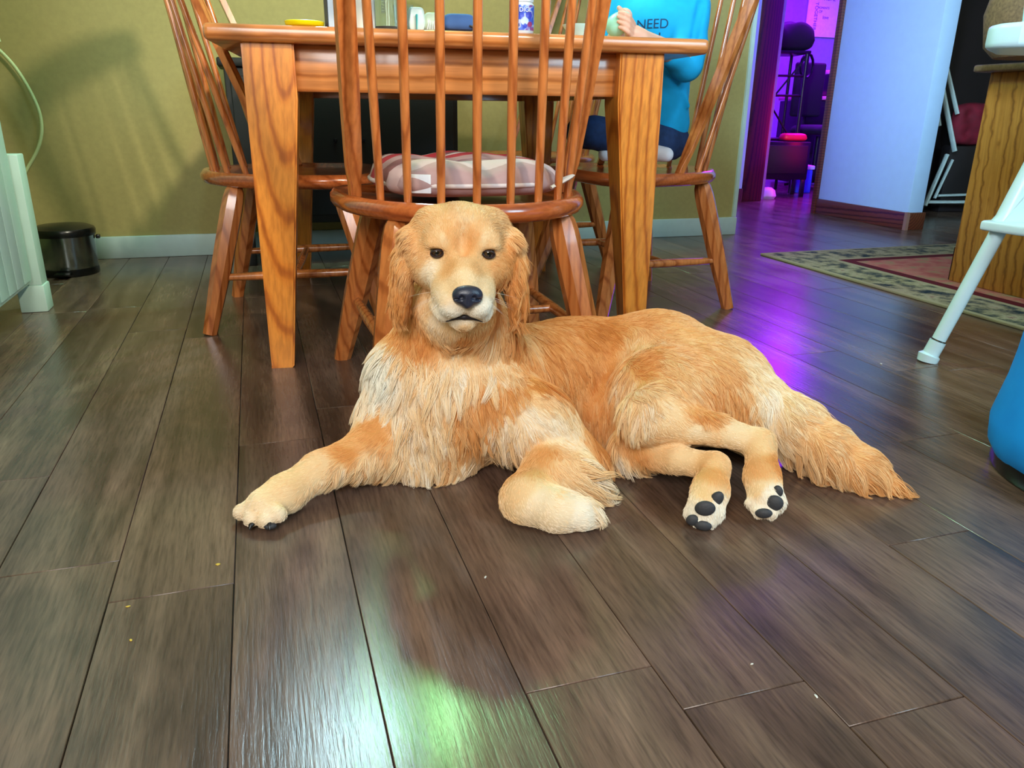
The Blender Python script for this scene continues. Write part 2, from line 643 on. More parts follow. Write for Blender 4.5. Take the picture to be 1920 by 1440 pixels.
def tleg(cx, cy, sx, sy):
    """square leg; outer corner at (cx, cy), inner faces taper; sx, sy point to the table's middle"""
    bm = bmesh.new()
    w, wb, ztop, zt = .106, .052, TZ - .033, .60
    rings = []
    for z, ww in ((0.0, wb - .004), (.004, wb), (zt, w), (ztop, w)):
        rings.append([bm.verts.new((x, y, z)) for x, y in ((0, 0), (sx * ww, 0), (sx * ww, sy * ww), (0, sy * ww))])
    for A, B in zip(rings[:-1], rings[1:]):
        for k in range(4):
            bm.faces.new((A[k], A[(k + 1) % 4], B[(k + 1) % 4], B[k]))
    bm.faces.new(rings[0])
    bm.faces.new(rings[-1])
    es = [e for e in bm.edges if abs(e.verts[0].co.z - e.verts[1].co.z) > .01]
    bmesh.ops.bevel(bm, geom=es, offset=.004, segments=2, affect='EDGES')
    o = link('leg', bm_mesh(bm, 'leg', 40), m_oak, table)
    o.location = (cx, cy, 0)
    return o


OV, OX = .022, .069
XR = 1.0
tleg(OX, OV, 1, 1)
tleg(XR, OV, -1, 1)
tleg(OX, TD - .03, 1, -1)
tleg(XR, TD - .03, -1, -1)
za, zb = .615, TZ - .033
link('apron', boxme(((OX + XR) / 2, OV + .045, (za + zb) / 2), (XR - OX - .2, .022, zb - za), 0, .002), m_oak_x, table)
link('apron', boxme(((OX + XR) / 2, TD - .07, (za + zb) / 2), (XR - OX - .2, .022, zb - za), 0, .002), m_oak_x, table)
link('apron', boxme((OX + .035, TD / 2, (za + zb) / 2), (.022, TD - .25, zb - za), 0, .002), m_oak, table)
link('apron', boxme((XR - .035, TD / 2, (za + zb) / 2), (.022, TD - .25, zb - za), 0, .002), m_oak, table)


def tp(x, y, z=0.):
    """point on the table in its own frame"""
    return Vector((-.632 + x * cos(TR) - y * sin(TR), 1.69 + x * sin(TR) + y * cos(TR), TZ + z))


# ------------------------------------------------------------------ windsor chairs
SZ = .42


def make_chair(label, lean, group='spindle back dining chairs round the table'):
    ch = thing('dining_chair', label, 'chair', group=group)
    hw, rr, fr_ = .262, .29, .21
    out = []
    for k in range(33):
        a = pi + pi * k / 32
        out.append((hw * cos(a), .03 + rr * sin(a)))
    for x, y in ((.268, .08), (.262, .15), (.235, .20), (.18, .222), (.09, .226), (0, .222), (-.09, .226), (-.18, .222), (-.235, .20), (-.262, .15), (-.268, .08)):
        out.append((x, y))
    bm = bmesh.new()
    sh = [(1., SZ - .012), (.965, SZ), (.90, SZ - .001), (.80, SZ - .010), (.5, SZ - .014), (.0, SZ - .012)]
    lo = [(1., SZ - .022), (.97, SZ - .033), (.90, SZ - .038), (0, SZ - .038)]
    def ring(f_, z):
        if f_ == 0:
            return [bm.verts.new((0, 0, z))]
        return [bm.verts.new((x * f_, y * f_, z)) for x, y in out]
    n = len(out)
    def skin(seq):
        R_ = [ring(*q) for q in seq]
        for A, B in zip(R_[:-1], R_[1:]):
            for k in range(n):
                k2 = (k + 1) % n
                if len(B) == 1:
                    bm.faces.new((A[k], A[k2], B[0]))
                else:
                    bm.faces.new((A[k], A[k2], B[k2], B[k]))
        return R_
    a1 = skin(sh)
    a2 = skin(lo)
    for k in range(n):
        k2 = (k + 1) % n
        bm.faces.new((a1[0][k], a1[0][k2], a2[0][k2], a2[0][k]))
    link('seat', bm_mesh(bm, 'seat', 60), m_seat, ch)
    # legs: chamfered square, rounded over at the top
    feet = {}
    for sx in (-1, 1):
        for sy in (-1, 1):
            top = Vector((sx * .165, .125 if sy > 0 else -.145, SZ - .036))
            ft = Vector((sx * (.232 if sy < 0 else .25), .235 if sy > 0 else -.240, 0))
            feet[sx, sy] = (top, ft)
            d = ft - top
            pts = [top + d * t for t in (0, .035, .09, .16, .55, .90, 1)]
            link('leg', tubeme(pts, [.020, .026, .0290, .0300, .0285, .0215, .020], 8, 'leg', (1, .92), .55, 30), m_chair, ch)
    def lp(sx, sy, z):
        a, b = feet[sx, sy]
        return a + (b - a) * ((a.z - z) / (a.z - b.z))
    mids = []
    for sx in (-1, 1):
        a, b = lp(sx, -1, .15), lp(sx, 1, .16)
        link('stretcher', tubeme([a, a.lerp(b, .25), a.lerp(b, .5), a.lerp(b, .75), b], [.009, .0115, .013, .0115, .009], 10), m_chair, ch)
        mids.append(a.lerp(b, .5))
    link('stretcher', tubeme([mids[0], mids[0].lerp(mids[1], .5), mids[1]], [.009, .012, .009], 10), m_chair, ch)
    # back: two flat stiles, eight spindles, curved crest rail
    top = SZ + .62
    ends = []
    for sx in (-1, 1):
        b0 = Vector((sx * .228, -.015, SZ - .004))
        e0 = Vector((sx * .252, -.015 - lean * (top - SZ) - .01, top))
        pts = [b0, b0.lerp(e0, .035), b0.lerp(e0, .10), b0.lerp(e0, .3), b0.lerp(e0, .6), b0.lerp(e0, 1)]
        bm = bmesh.new()
        rings = []
        for p_, w_, t_ in zip(pts, (.011, .011, .0165, .0175, .0175, .0165), (.011, .011, .0085, .0085, .0085, .0085)):
            X = Vector((1, -.25 * sx, 0)).normalized()
            Y_ = Vector((X.y * -1, X.x, 0))
            rings.append([bm.verts.new(p_ + X * (w_ * a) + Y_ * (t_ * b)) for a, b in ((-1, -1), (1, -1), (1, 1), (-1, 1))])
        for A, B in zip(rings[:-1], rings[1:]):
            for k in range(4):
                bm.faces.new((A[k], A[(k + 1) % 4], B[(k + 1) % 4], B[k]))
        bm.faces.new(rings[0])
        bm.faces.new(rings[-1])
        es = [e for e in bm.edges if abs(e.verts[0].co.z - e.verts[1].co.z) > .01]
        bmesh.ops.bevel(bm, geom=es, offset=.003, segments=2, affect='EDGES')
        link('stile', bm_mesh(bm, 'stile', 40), m_chair, ch)
        ends.append(e0)
    for k in range(8):
        a = radians(212 + 116 * k / 7)
        b0 = Vector((.226 * cos(a), .02 + .245 * sin(a), SZ - .006))
        t = (k + .5) / 8 * 2 - 1
        e0 = Vector((.250 * t - .008, -.03 - lean * (top - SZ) - .055 * (1 - t * t), top))
        pts = [b0.lerp(e0, q) for q in (0, .02, .35, .7, 1)]
        link('spindle', tubeme(pts, [.0075, .0078, .0088, .0078, .0065], 12), m_chair, ch)
    bm = bmesh.new()
    rows = []
    for k in range(17):
        t = -1 + 2 * k / 16
        c = Vector((.285 * t, -.02 - lean * (top - SZ) - .055 * (1 - t * t), top + .035 + .012 * (1 - t * t)))
        hh = .045 - .012 * abs(t) ** 3
        tan = Vector((1, .11 * 2 * t / .57, 0)).normalized()
        Nn = Vector((-tan.y, tan.x, 0))
        rows.append([bm.verts.new(c + Nn * (.010 * a) + Vector((0, -lean * .9, 1)) * (hh * b)) for a, b in ((-1, -.8), (-.8, -1), (.8, -1), (1, -.8), (1, .8), (.6, 1), (-.6, 1), (-1, .8))])
    for A, B in zip(rows[:-1], rows[1:]):
        for k in range(8):
            bm.faces.new((A[k], A[(k + 1) % 8], B[(k + 1) % 8], B[k]))
    bm.faces.new(rows[0])
    bm.faces.new(rows[-1])
    link('crest_rail', bm_mesh(bm, 'crest', 50), m_seat, ch)
    return ch


ch1 = make_chair('wooden spindle chair with a striped seat cushion, its back turned, right behind the dog', .29)
c0 = W(.412, 1.62)
ch1.location = c0
ch1.rotation_euler = (0, 0, radians(18.5))
ch2 = make_chair('empty spindle chair at the left end of the table beside the olive wall', .38)
ch2.location = (-.625, 2.28, 0)
ch2.rotation_euler = (0, 0, radians(-80))
ch3 = copy_tree(ch2)
ch3['label'] = 'spindle chair at the right end of the table with the child sitting on it'
ch3.location = (.368, 2.50, 0)
ch3.rotation_euler = (0, 0, radians(114))
ch4 = copy_tree(ch2)
ch4['label'] = 'spindle chair standing behind the far side of the table against the wall'
ch4.location = (.07, 3.27, 0)
ch4.rotation_euler = (0, 0, radians(118))


# ------------------------------------------------------------------ striped cushion
def m_cushion():
    t = NT('striped_cushion_fabric')
    tc = t.n('ShaderNodeTexCoord')
    sp = t.n('ShaderNodeSeparateXYZ')
    t.l(tc.outputs['Object'], sp.inputs[0])
    nz = t.n('ShaderNodeTexNoise', i_Scale=14., i_Detail=3.)
    t.l(tc.outputs['Object'], nz.inputs['Vector'])
    ma = t.n('ShaderNodeMath', operation='MULTIPLY_ADD', i_1=.05)
    t.l(nz.outputs[0], ma.inputs[0])
    t.l(sp.outputs['Y'], ma.inputs[2])
    mr = t.n('ShaderNodeMapRange')
    mr.inputs[1].default_value = -.16
    mr.inputs[2].default_value = .20
    t.l(ma.outputs[0], mr.inputs[0])
    r = t.n('ShaderNodeValToRGB')
    r.color_ramp.interpolation = 'CONSTANT'
    cols = [(0, srgb(170, 138, 138)), (.10, srgb(196, 168, 170)), (.22, srgb(138, 92, 96)), (.34, srgb(176, 142, 144)), (.46, srgb(168, 46, 60)), (.60, srgb(196, 182, 184)),
            (.68, srgb(128, 86, 92)), (.76, srgb(168, 40, 54)), (.88, srgb(186, 168, 166))]
    e = r.color_ramp.elements
    while len(e) < len(cols):
        e.new(.5)
    for i, (p_, c_) in enumerate(cols):
        e[i].position = p_
        e[i].color = c_
    t.l(mr.outputs[0], r.inputs[0])
    t.l(r.outputs[0], t.b.inputs['Base Color'])
    t.set(Roughness=.75)
    n2 = t.n('ShaderNodeTexNoise', i_Scale=25., i_Detail=2.)
    t.l(tc.outputs['Object'], n2.inputs['Vector'])
    t.bump(n2.outputs[0], .5, .006)
    return t.m


def superpillow(hw, hd, th, name, nx=40, ny=36, tuft=True):
    bm = bmesh.new()
    def P(i, j, s):
        x, y = -1 + 2 * i / nx, -1 + 2 * j / ny
        # square to rounded square
        X_ = x * sqrt(1 - y * y * .28)
        Y_ = y * sqrt(1 - x * x * .28)
        e = max(0, (1 - x ** 6)) ** .5 * max(0, (1 - y ** 6)) ** .5
        z = th * e * s
        if s > 0 and tuft:
            for tx, ty in ((-.4, -.4), (.4, -.4), (-.4, .4), (.4, .4), (0, -.95)):
                z -= th * .35 * e * math.exp(-((x - tx) ** 2 + (y - ty) ** 2) / .05)
            z += th * .1 * sin(7 * x + 2 * y) * e
        return Vector((X_ * hw, Y_ * hd, z))
    top = [[bm.verts.new(P(i, j, 1)) for j in range(ny + 1)] for i in range(nx + 1)]
    bot = [[top[i][j] if i in (0, nx) or j in (0, ny) else bm.verts.new(P(i, j, -.55)) for j in range(ny + 1)] for i in range(nx + 1)]
    for G in (top, bot):
        for i in range(nx):
            for j in range(ny):
                bm.faces.new((G[i][j], G[i + 1][j], G[i + 1][j + 1], G[i][j + 1]))
    return bm_mesh(bm, name, 180)


M_CUSH = m_cushion()
cush = thing('seat_cushion', 'tufted cushion with red, mauve and cream stripes on the front chair seat', 'cushion', c0 + Vector((0, 0, SZ + .012)), radians(18.5))
cp = link('pad', superpillow(.19, .185, .048, 'pad'), M_CUSH, cush)
cp.location = (.0, .01, .014)
pp = []
for k in range(49):
    a = 2 * pi * k / 48
    x, y = cos(a), sin(a)
    s_ = (abs(x) ** 5 + abs(y) ** 5) ** -.2
    x, y = x * s_, y * s_
    pp.append(Vector((x * sqrt(1 - min(1, y * y) * .28) * .190, y * sqrt(1 - min(1, x * x) * .28) * .185 + .01, .014)))
link('piping', tubeme(pp, .0042, 8), plain('piping', srgb(206, 192, 192), .7), cush)
tg = link('care_label', boxme((-.125, -.152, .018), (.045, .003, .034), radians(-24), .0005), plain('white_tag', srgb(225, 228, 235), .6), cush)
tie = []
for k in range(15):
    a = k / 14
    tie.append(Vector((.135 + .05 * sin(a * 6.5) , -.135 - .03 * cos(a * 5), .008 + .02 * abs(sin(a * 7)))))
link('tie', tubeme(tie, .0035, 6, flat=(1, 2.2)), plain('tie_fabric', srgb(200, 186, 178), .8), cush)

# ------------------------------------------------------------------ things on the table
def fx(px):
    """table-frame x of photo column px close to the front edge"""
    for _ in range(1):
        d0 = at(px, 45, 1.75)
        k = (d0.x / d0.y)
        # intersect with line y_t = .05
        best = None
        x = 0.
        for i in range(12):
            p_ = tp(x, .05)
            x += (k * p_.y - p_.x) / cos(TR)
    return x


plate = link('yellow_plate', lathe([(0, .0006), (.034, .0006), (.039, .004), (.041, .0105), (.039, .0115), (.036, .006), (.030, .004), (0, .004)], 40), plain('yellow_plastic', srgb(255, 236, 0), .35))
plate.location = tp(fx(571), .048)
tag(plate, 'small yellow dish lying on the table left of the white carton', 'dish')

ct = thing('white_carton', 'white printed carton standing on the table beside the yellow dish', 'carton', tp(fx(636), .06), TR + .25)
link('carton_body', boxme((0, 0, .055), (.052, .03, .11), 0, .001), plain('carton_card', srgb(206, 222, 238), .5), ct)
link('blue_label_panel', boxme((.004, -.0155, .045), (.034, .0012, .075), 0, 0), plain('carton_label', srgb(150, 215, 225), .5), ct)
for zz, ww in ((.036, .020), (.030, .026)):
    pass
tm = text_mesh('BUBBLE', .0085)
to = link('lettering', tm, plain('navy_ink', srgb(20, 50, 110), .5), ct)
to.location = (.004, -.0165, .026)
to.rotation_euler = (pi / 2, 0, 0)
link('dark_edge_strip', boxme((-.0265, 0, .055), (.0015, .029, .11), 0, 0), plain('carton_edge', srgb(60, 66, 90), .5), ct)

cn = thing('white_canister', 'plain white canister with a small grey print behind the chair stile', 'canister', tp(fx(681), .055), TR)
link('canister_body', lathe([(0, 0), (.025, 0), (.027, .003), (.027, .115), (.022, .125), (.022, .14), (0, .14)], 28), plain('white_gloss', srgb(246, 246, 240), .25), cn)

m_glass = NT('clear_glass')
m_glass.set(Roughness=.04, Transmission_Weight=.93, IOR=1.45)
m_glass.b.inputs['Base Color'].default_value = srgb(228, 240, 236)
gj = thing('glass_jar', 'clear glass jar with grey lettering and a wire hanging inside', 'jar', tp(fx(731), .065), TR)
link('jar_body', lathe([(0, 0), (.036, 0), (.038, .004), (.038, .10), (.03, .12), (.03, .135), (.028, .135), (.028, .12), (.0355, .099), (.0355, .007), (0, .006)], 32), m_glass.m, gj)
tj = link('lettering', text_mesh('YAHTZEE', .0105), plain('grey_ink', srgb(110, 118, 124), .5), gj)
tj.location = (-.018, -.0395, .052)
tj.rotation_euler = (pi / 2, pi / 2, 0)
link('wire', tubeme([(.022, -.01, .13), (.018, -.012, .09), (.024, -.01, .06), (.022, -.012, .04)], .0016, 6), m_black, gj)

gc = link('glass_tumbler', lathe([(0, 0), (.018, 0), (.022, .05), (.0205, .05), (.017, .003), (0, .003)], 24), m_glass.m)
gc.location = tp(fx(757), .05)
tag(gc, 'low clear glass tumbler between the jar and the teal packet', 'glass')

pk = thing('teal_packet', 'small white packet with a teal stripe lying on the table', 'packet', tp(fx(780), .045), TR)
link('packet_body', superpillow(.020, .012, .030, 'packet_body', 16, 12, False), plain('white_foil', srgb(225, 245, 245), .3), pk).location = (0, 0, .0165)
tb = link('teal_stripe', tubeme([(-.0, -.0125, .002), (0, -.0142, .016), (0, -.0125, .030)], [.004, .0065, .010], 8, flat=(.25, 1.)), plain('teal_print', srgb(0, 196, 205), .3), pk)
rb = thing('ribbed_shell_packet', 'crinkled clear wrapper with ribs beside the teal packet', 'wrapper', tp(fx(812), .05), TR)
link('wrapper_body', superpillow(.022, .015, .024, 'wr', 18, 12, False), plain('pale_film', srgb(205, 226, 205), .2), rb).location = (0, 0, .0135)
for k in range(5):
    link('rib', tubeme([(-.014 + .005 * k, -.017, .003), (-.012 + .004 * k, -.0165, .014), (-.010 + .004 * k, -.010, .026)], .0012, 6), plain('white_rib', srgb(245, 250, 250), .4), rb)
bl = thing('blue_cap', 'blue cloth cap lying on the table between the middle spindles', 'cap', tp(fx(862), .07), TR)
link('crown', superpillow(.038, .03, .022, 'crown', 20, 16, False), plain('blue_cloth', srgb(66, 104, 168), .8, bump=.3), bl).location = (0, 0, .0165)
link('brim', tubeme([(.02, -.028, .014), (.034, -.02, .010), (.042, 0, .004)], [.004, .010, .006], 8, flat=(.4, 1)), plain('grey_cloth', srgb(78, 84, 92), .8), bl)

bt = thing('pill_bottle', 'white lidded pill bottle with a blue patterned label standing on the table', 'bottle', tp(fx(976), .035), TR)
link('bottle_body', lathe([(0, 0), (.023, 0), (.0255, .003), (.0255, .058), (.022, .063), (0, .063)], 32), plain('bottle_white', srgb(240, 243, 250), .3), bt)
link('lid', lathe([(0, .063), (.0245, .063), (.0245, .080), (.022, .082), (0, .082)], 32), plain('lid_white', srgb(250, 250, 250), .3), bt)


def m_label():
    t = NT('bottle_label')
    tc = t.n('ShaderNodeTexCoord')
    vo = t.n('ShaderNodeTexVoronoi', i_Scale=75.)
    t.l(tc.outputs['Object'], vo.inputs['Vector'])
    wn = t.n('ShaderNodeTexNoise', i_Scale=60., i_Detail=1.)
    t.l(tc.outputs['Object'], wn.inputs['Vector'])
    c1 = t.ramp(wn.outputs[0], [(.38, srgb(60, 90, 215)), (.47, srgb(90, 130, 240)), (.53, srgb(205, 215, 245)), (.60, srgb(130, 90, 190)), (.68, srgb(180, 70, 120))])
    t.l(c1, t.b.inputs['Base Color'])
    t.set(Roughness=.35)
    return t.m


link('label', lathe([(.0256, .006), (.0262, .006), (.0262, .056), (.0256, .056)], 32), m_label(), bt)
tl = link('lettering', text_mesh('DIGI', .0125), plain('label_ink', srgb(245, 246, 255), .4), bt)
tl.location = (0, -.0268, .042)
tl.rotation_euler = (pi / 2, 0, 0)
for (cx, cz, r_, nm, cc) in ((-.010, .036, .009, 'blue_dot', (50, 80, 215)), (.010, .036, .008, 'blue_dot', (70, 70, 205)), (0, .024, .0085, 'pale_dot', (205, 222, 250)), (.013, .018, .0055, 'magenta_dot', (170, 60, 120)), (-.016, .016, .005, 'teal_dot', (40, 110, 180)), (0.001, .014, .005, 'blue_dot', (50, 70, 210))):
    an = math.asin(cx / .0264)
    bm = bmesh.new()
    vs = []
    for k in range(14):
        xx, zz = cx + r_ * cos(2 * pi * k / 14), cz + r_ * sin(2 * pi * k / 14)
        xx = max(-.0262, min(.0262, xx))
        vs.append(bm.verts.new((xx, -sqrt(.0266 ** 2 - xx * xx), zz)))
    cc_ = bm.verts.new((cx, -sqrt(.0266 ** 2 - cx * cx), cz))
    for k in range(14):
        bm.faces.new((vs[k], vs[(k + 1) % 14], cc_))
    link('label_print', bm_mesh(bm), plain('label_' + nm, srgb(*cc), .35), bt)

bw = link('pale_bowl', lathe([(0, 0), (.02, 0), (.036, .020), (.038, .024), (.034, .021), (.018, .003), (0, .003)], 32), plain('pale_mint_plastic', srgb(205, 240, 235), .3))
bw.location = tp(fx(1086), .05)
tag(bw, 'small pale mint bowl on the table behind the right chair stile', 'bowl')
hp = thing('hanging_pan', 'grey shallow bowl hanging on the wall above the table', 'bowl', (at(783, -12, 3.30)) + Vector((0, 0, .03)), 0)
link('pan_body', lathe([(0, -.035), (.045, -.032), (.068, -.014), (.072, 0), (.067, 0), (.044, -.024), (0, -.028)], 36), plain('grey_enamel', srgb(170, 182, 172), .4), hp)
link('hanger', tubeme([(0, .068, -.005), (0, .10, .15), (0, .20, .40)], .003, 6), m_black, hp)
link('hanger', tubeme([(0, -.068, -.005), (0, .10, .15)], .003, 6), m_black, hp)


# ------------------------------------------------------------------ black block added to darken the space under / behind the table
shade_block = thing('dark_filler_block', 'black cabinet-like block added against the wall to darken the space behind the table', 'shade_block', W(.35, 3.27), RA)
link('carcass', boxme((0, 0, .44), (.86, .26, .56), 0, .006), m_dark, shade_block)
link('block_top', boxme((0, -.005, .735), (.90, .29, .03), 0, .006), m_dark, shade_block)
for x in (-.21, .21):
    d_ = link('door', boxme((x, -.137, .44), (.40, .014, .5), 0, .004), m_dark, shade_block)
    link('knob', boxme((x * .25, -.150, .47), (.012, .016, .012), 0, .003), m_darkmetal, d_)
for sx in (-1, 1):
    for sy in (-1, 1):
        link('leg', boxme((sx * .40, sy * .10, .08), (.04, .04, .16), 0, .004), m_dark, shade_block)


# ------------------------------------------------------------------ left: white cabinet, side board, bin, cable
cab = thing('white_cabinet', 'tall pale painted cabinet with grooved door at the left edge', 'cabinet', W(-.93, 2.0), RA)
link('carcass', boxme((0, .05, .75), (.52, .98, 1.32), 0, .004), m_whitecab, cab)
link('plinth', boxme((-.05, .05, .045), (.40, .94, .09), 0, .0), plain('plinth_grey', srgb(40, 56, 54), .6), cab)
door = link('door', boxme((.266, .05, .755), (.014, .98, 1.33), 0, .003), m_whitecab, cab)
for k in range(13):
    link('groove_board', boxme((.2745, .05 - .45 + .075 * k, .755), (.006, .070, 1.31), 0, .0025), m_whitecab, door)
link('knob', lathe([(0, 0), (.012, 0), (.014, .012), (0, .02)], 16), m_steel, cab).location = (.285, -.25, .9)
sb = thing('white_side_post', 'short pale painted post between the tall cabinet and the trash can', 'post', W(-.665, 2.585), RA)
link('post_body', boxme((0, 0, .265), (.064, .066, .37), 0, .003), m_whitecab, sb)
link('foot_block', boxme((0, 0, .04), (.072, .072, .08), 0, .004), m_whitecab, sb)

tr = thing('trash_can', 'chrome pedal trash can with a black lid on the floor by the baseboard', 'trash can', (-1.63, 2.80, 0), RA)
link('can_body', lathe([(0, .018), (.094, .018), (.095, .024), (.099, .140), (0, .140)], 48), m_steel, tr)
link('base_ring', lathe([(0, 0), (.096, 0), (.098, .006), (.097, .026), (0, .026)], 48), m_black, tr)
link('lid', lathe([(0, .140), (.103, .140), (.105, .158), (.101, .166), (.08, .175), (.03, .180), (0, .181)], 48), m_black, tr)
link('pedal', boxme((.0, -.11, .016), (.05, .05, .01), 0, .003), m_black, tr)
link('hinge', boxme((.106, .02, .128), (.014, .022, .014), 0, .003), m_black, tr)

# cable arc on the wall
cpts = []
cpx = [(-120, 66), (-70, 62), (-30, 75), (0, 95), (30, 128), (55, 168), (72, 205), (78, 235), (76, 262), (66, 290), (50, 318), (36, 350), (26, 390), (22, 430), (26, 468)]
for (x, y) in cpx:
    d = at(x, y, 1.) - Vector(CAM)
    # intersect with plane v = 3.40
    nv = Vector((-uy, ux, 0))
    t_ = (3.405 - Vector(CAM).dot(nv)) / d.dot(nv)
    cpts.append(Vector(CAM) + d * t_)
sm = []
for i in range(len(cpts) - 1):
    p0, p1, p2, p3 = cpts[max(i - 1, 0)], cpts[i], cpts[i + 1], cpts[min(i + 2, len(cpts) - 1)]
    for k in range(4):
        t = k / 4
        sm.append(.5 * ((2 * p1) + (p2 - p0) * t + (2 * p0 - 5 * p1 + 4 * p2 - p3) * t * t + (3 * p1 - p0 - 3 * p2 + p3) * t ** 3))
sm.append(cpts[-1])
cable = link('power_cable', tubeme(sm, .0062, 10), plain('cream_cable', srgb(196, 206, 150), .4))
tag(cable, 'pale loop of cable hanging in front of the olive wall', 'cable')
hk = at(3, 72, 2.93)
hook = link('wall_hook', tubeme([hk + Vector((-.03, .0, .02)), hk + Vector((0, -.02, .01)), hk + Vector((.003, -.02, -.012))], .005, 8), plain('hook_cream', srgb(200, 205, 160), .4))
tag(hook, 'small pale hook on the wall above the cable loop', 'hook')


m_crumb = plain('yellow_crumb', srgb(214, 180, 70), .7)
m_fleck = plain('white_fleck', srgb(220, 215, 205), .7)
for nm, px, py, mt, r_, lb in (('crumb', 408, 1058, m_crumb, .0026, 'tiny yellow crumb on the floor just below the outstretched paw'), ('crumb', 240, 1137, m_crumb, .0020, 'tiny yellow crumb, upper of two on the floor at the left'), ('crumb', 245, 1200, m_crumb, .0020, 'tiny yellow crumb, lower of two on the floor at the left'),
                              ('fleck', 910, 1082, m_fleck, .0020, 'tiny white fleck on the floor below the chest of the dog'), ('fleck', 1410, 1245, m_fleck, .0018, 'thin white fleck on the floor below the hind paws'), ('fleck', 1530, 1305, m_fleck, .0022, 'bright white fleck nearest the lower right plank joint'), ('fleck', 1652, 682, m_fleck, .0030, 'tiny white fleck on the floor left of the high chair foot')):
    bm = bmesh.new()
    bmesh.ops.create_icosphere(bm, subdivisions=1, radius=r_)
    for v_ in bm.verts:
        v_.co = Vector((v_.co.x * .8, v_.co.y * 1.5, v_.co.z * .5)) * random.uniform(.8, 1.15)
    o_ = link(nm, bm_mesh(bm, nm, 60), mt)
    o_.location = atz(px, py, r_ * .4)
    o_.rotation_euler = (0, 0, random.uniform(0, 3))
    tag(o_, lb, nm)

# ------------------------------------------------------------------ right: rug, oak cabinet, high chair, hamper
def m_rug():
    t = NT('floral_rug')
    tc = t.n('ShaderNodeTexCoord')
    sp = t.n('ShaderNodeSeparateXYZ')
    t.l(tc.outputs['Object'], sp.inputs[0])
    # distance to the rug's edge: half sizes .62 x .80
    def edge(out, half):
        a = t.n('ShaderNodeMath', operation='ABSOLUTE')
        t.l(out, a.inputs[0])
        s_ = t.n('ShaderNodeMath', operation='SUBTRACT', i_0=half)
        t.l(a.outputs[0], s_.inputs[1])
        return s_.outputs[0]
    mn = t.n('ShaderNodeMath', operation='MINIMUM')
    t.l(edge(sp.outputs['X'], .64), mn.inputs[0])
    t.l(edge(sp.outputs['Y'], .80), mn.inputs[1])
    nz = t.n('ShaderNodeTexNoise', i_Scale=15., i_Detail=5., i_Roughness=.65)
    t.l(tc.outputs['Object'], nz.inputs['Vector'])
    fl = t.ramp(nz.outputs[0], [(.36, srgb(38, 52, 58)), (.44, srgb(92, 92, 80)), (.50, srgb(136, 128, 98)), (.60, srgb(166, 158, 126)), (.70, srgb(130, 96, 86))])
    n2 = t.n('ShaderNodeTexNoise', i_Scale=16., i_Detail=4.)
    t.l(tc.outputs['Object'], n2.inputs['Vector'])
    ctr = t.ramp(n2.outputs[0], [(.36, srgb(150, 128, 96)), (.48, srgb(176, 112, 98)), (.62, srgb(168, 90, 84))])
    red = t.n('ShaderNodeRGB')
    red.outputs[0].default_value = srgb(92, 30, 36)
    bei = t.n('ShaderNodeRGB')
    bei.outputs[0].default_value = srgb(160, 150, 118)
    def step(lo, a, b):
        g = t.n('ShaderNodeMath', operation='GREATER_THAN', i_1=lo)
        t.l(mn.outputs[0], g.inputs[0])
        m_ = t.n('ShaderNodeMixRGB')
        t.l(g.outputs[0], m_.inputs[0])
        t.l(a, m_.inputs[1])
        t.l(b, m_.inputs[2])
        return m_.outputs[0]
    c = step(.018, bei.outputs[0], fl)
    c = step(.20, c, bei.outputs[0])
    c = step(.225, c, red.outputs[0])
    c = step(.275, c, ctr)
    t.l(c, t.b.inputs['Base Color'])
    t.set(Roughness=.95, Specular_IOR_Level=.1)
    n3 = t.n('ShaderNodeTexNoise', i_Scale=300.)
    t.l(tc.outputs['Object'], n3.inputs['Vector'])
    t.bump(n3.outputs[0], .6, .003)
    return t.m


rug = link('floral_rug', boxme((0, 0, .005), (1.28, 1.60, .009), 0, .003), m_rug())
rug.location = W(2.07 + .64, 2.875 - .80, 0)
rug.rotation_euler = (0, 0, RA)
tag(rug, 'beige floral area rug with dark red inner border beside the oak cabinet', 'rug')

oc = thing('oak_cabinet', 'oak kitchen cabinet end with brown countertop behind the white high chair', 'cabinet', W(2.41, 2.19, .010), RA)
OH = .715
link('side_panel', boxme((.30, -.5, OH / 2), (.60, 1.0, OH), 0, .003), m_cab, oc)
link('toe_kick', boxme((.30, .006, .06), (.58, .012, .12), 0, 0), plain('dark_red_kick', srgb(46, 14, 12), .5), oc)
link('countertop', boxme((.285, -.495, OH + .012), (.67, 1.05, .024), 0, .008, 3), plain('brown_laminate', srgb(112, 88, 66), .4, noise=.3, nscale=90), oc)
bag = thing('brown_basket', 'brown rounded basket standing on the oak cabinet countertop', 'basket', at(1945, 116, 2.50), RA)
bag.location.z = .010 + OH + .0255
bbm = lathe([(0, 0), (.12, 0), (.15, .03), (.165, .12), (.15, .20), (.11, .245), (.10, .235), (.14, .19), (.15, .12), (.14, .04), (0, .02)], 40)
link('basket_body', bbm, plain('wicker_brown', srgb(120, 92, 62), .8, noise=.35, nscale=120, bump=.5), bag)
link('basket_rim', lathe([(.098, .238), (.106, .250), (.114, .242), (.106, .232), (.098, .238)], 40), plain('wicker_rim', srgb(96, 72, 48), .8), bag)

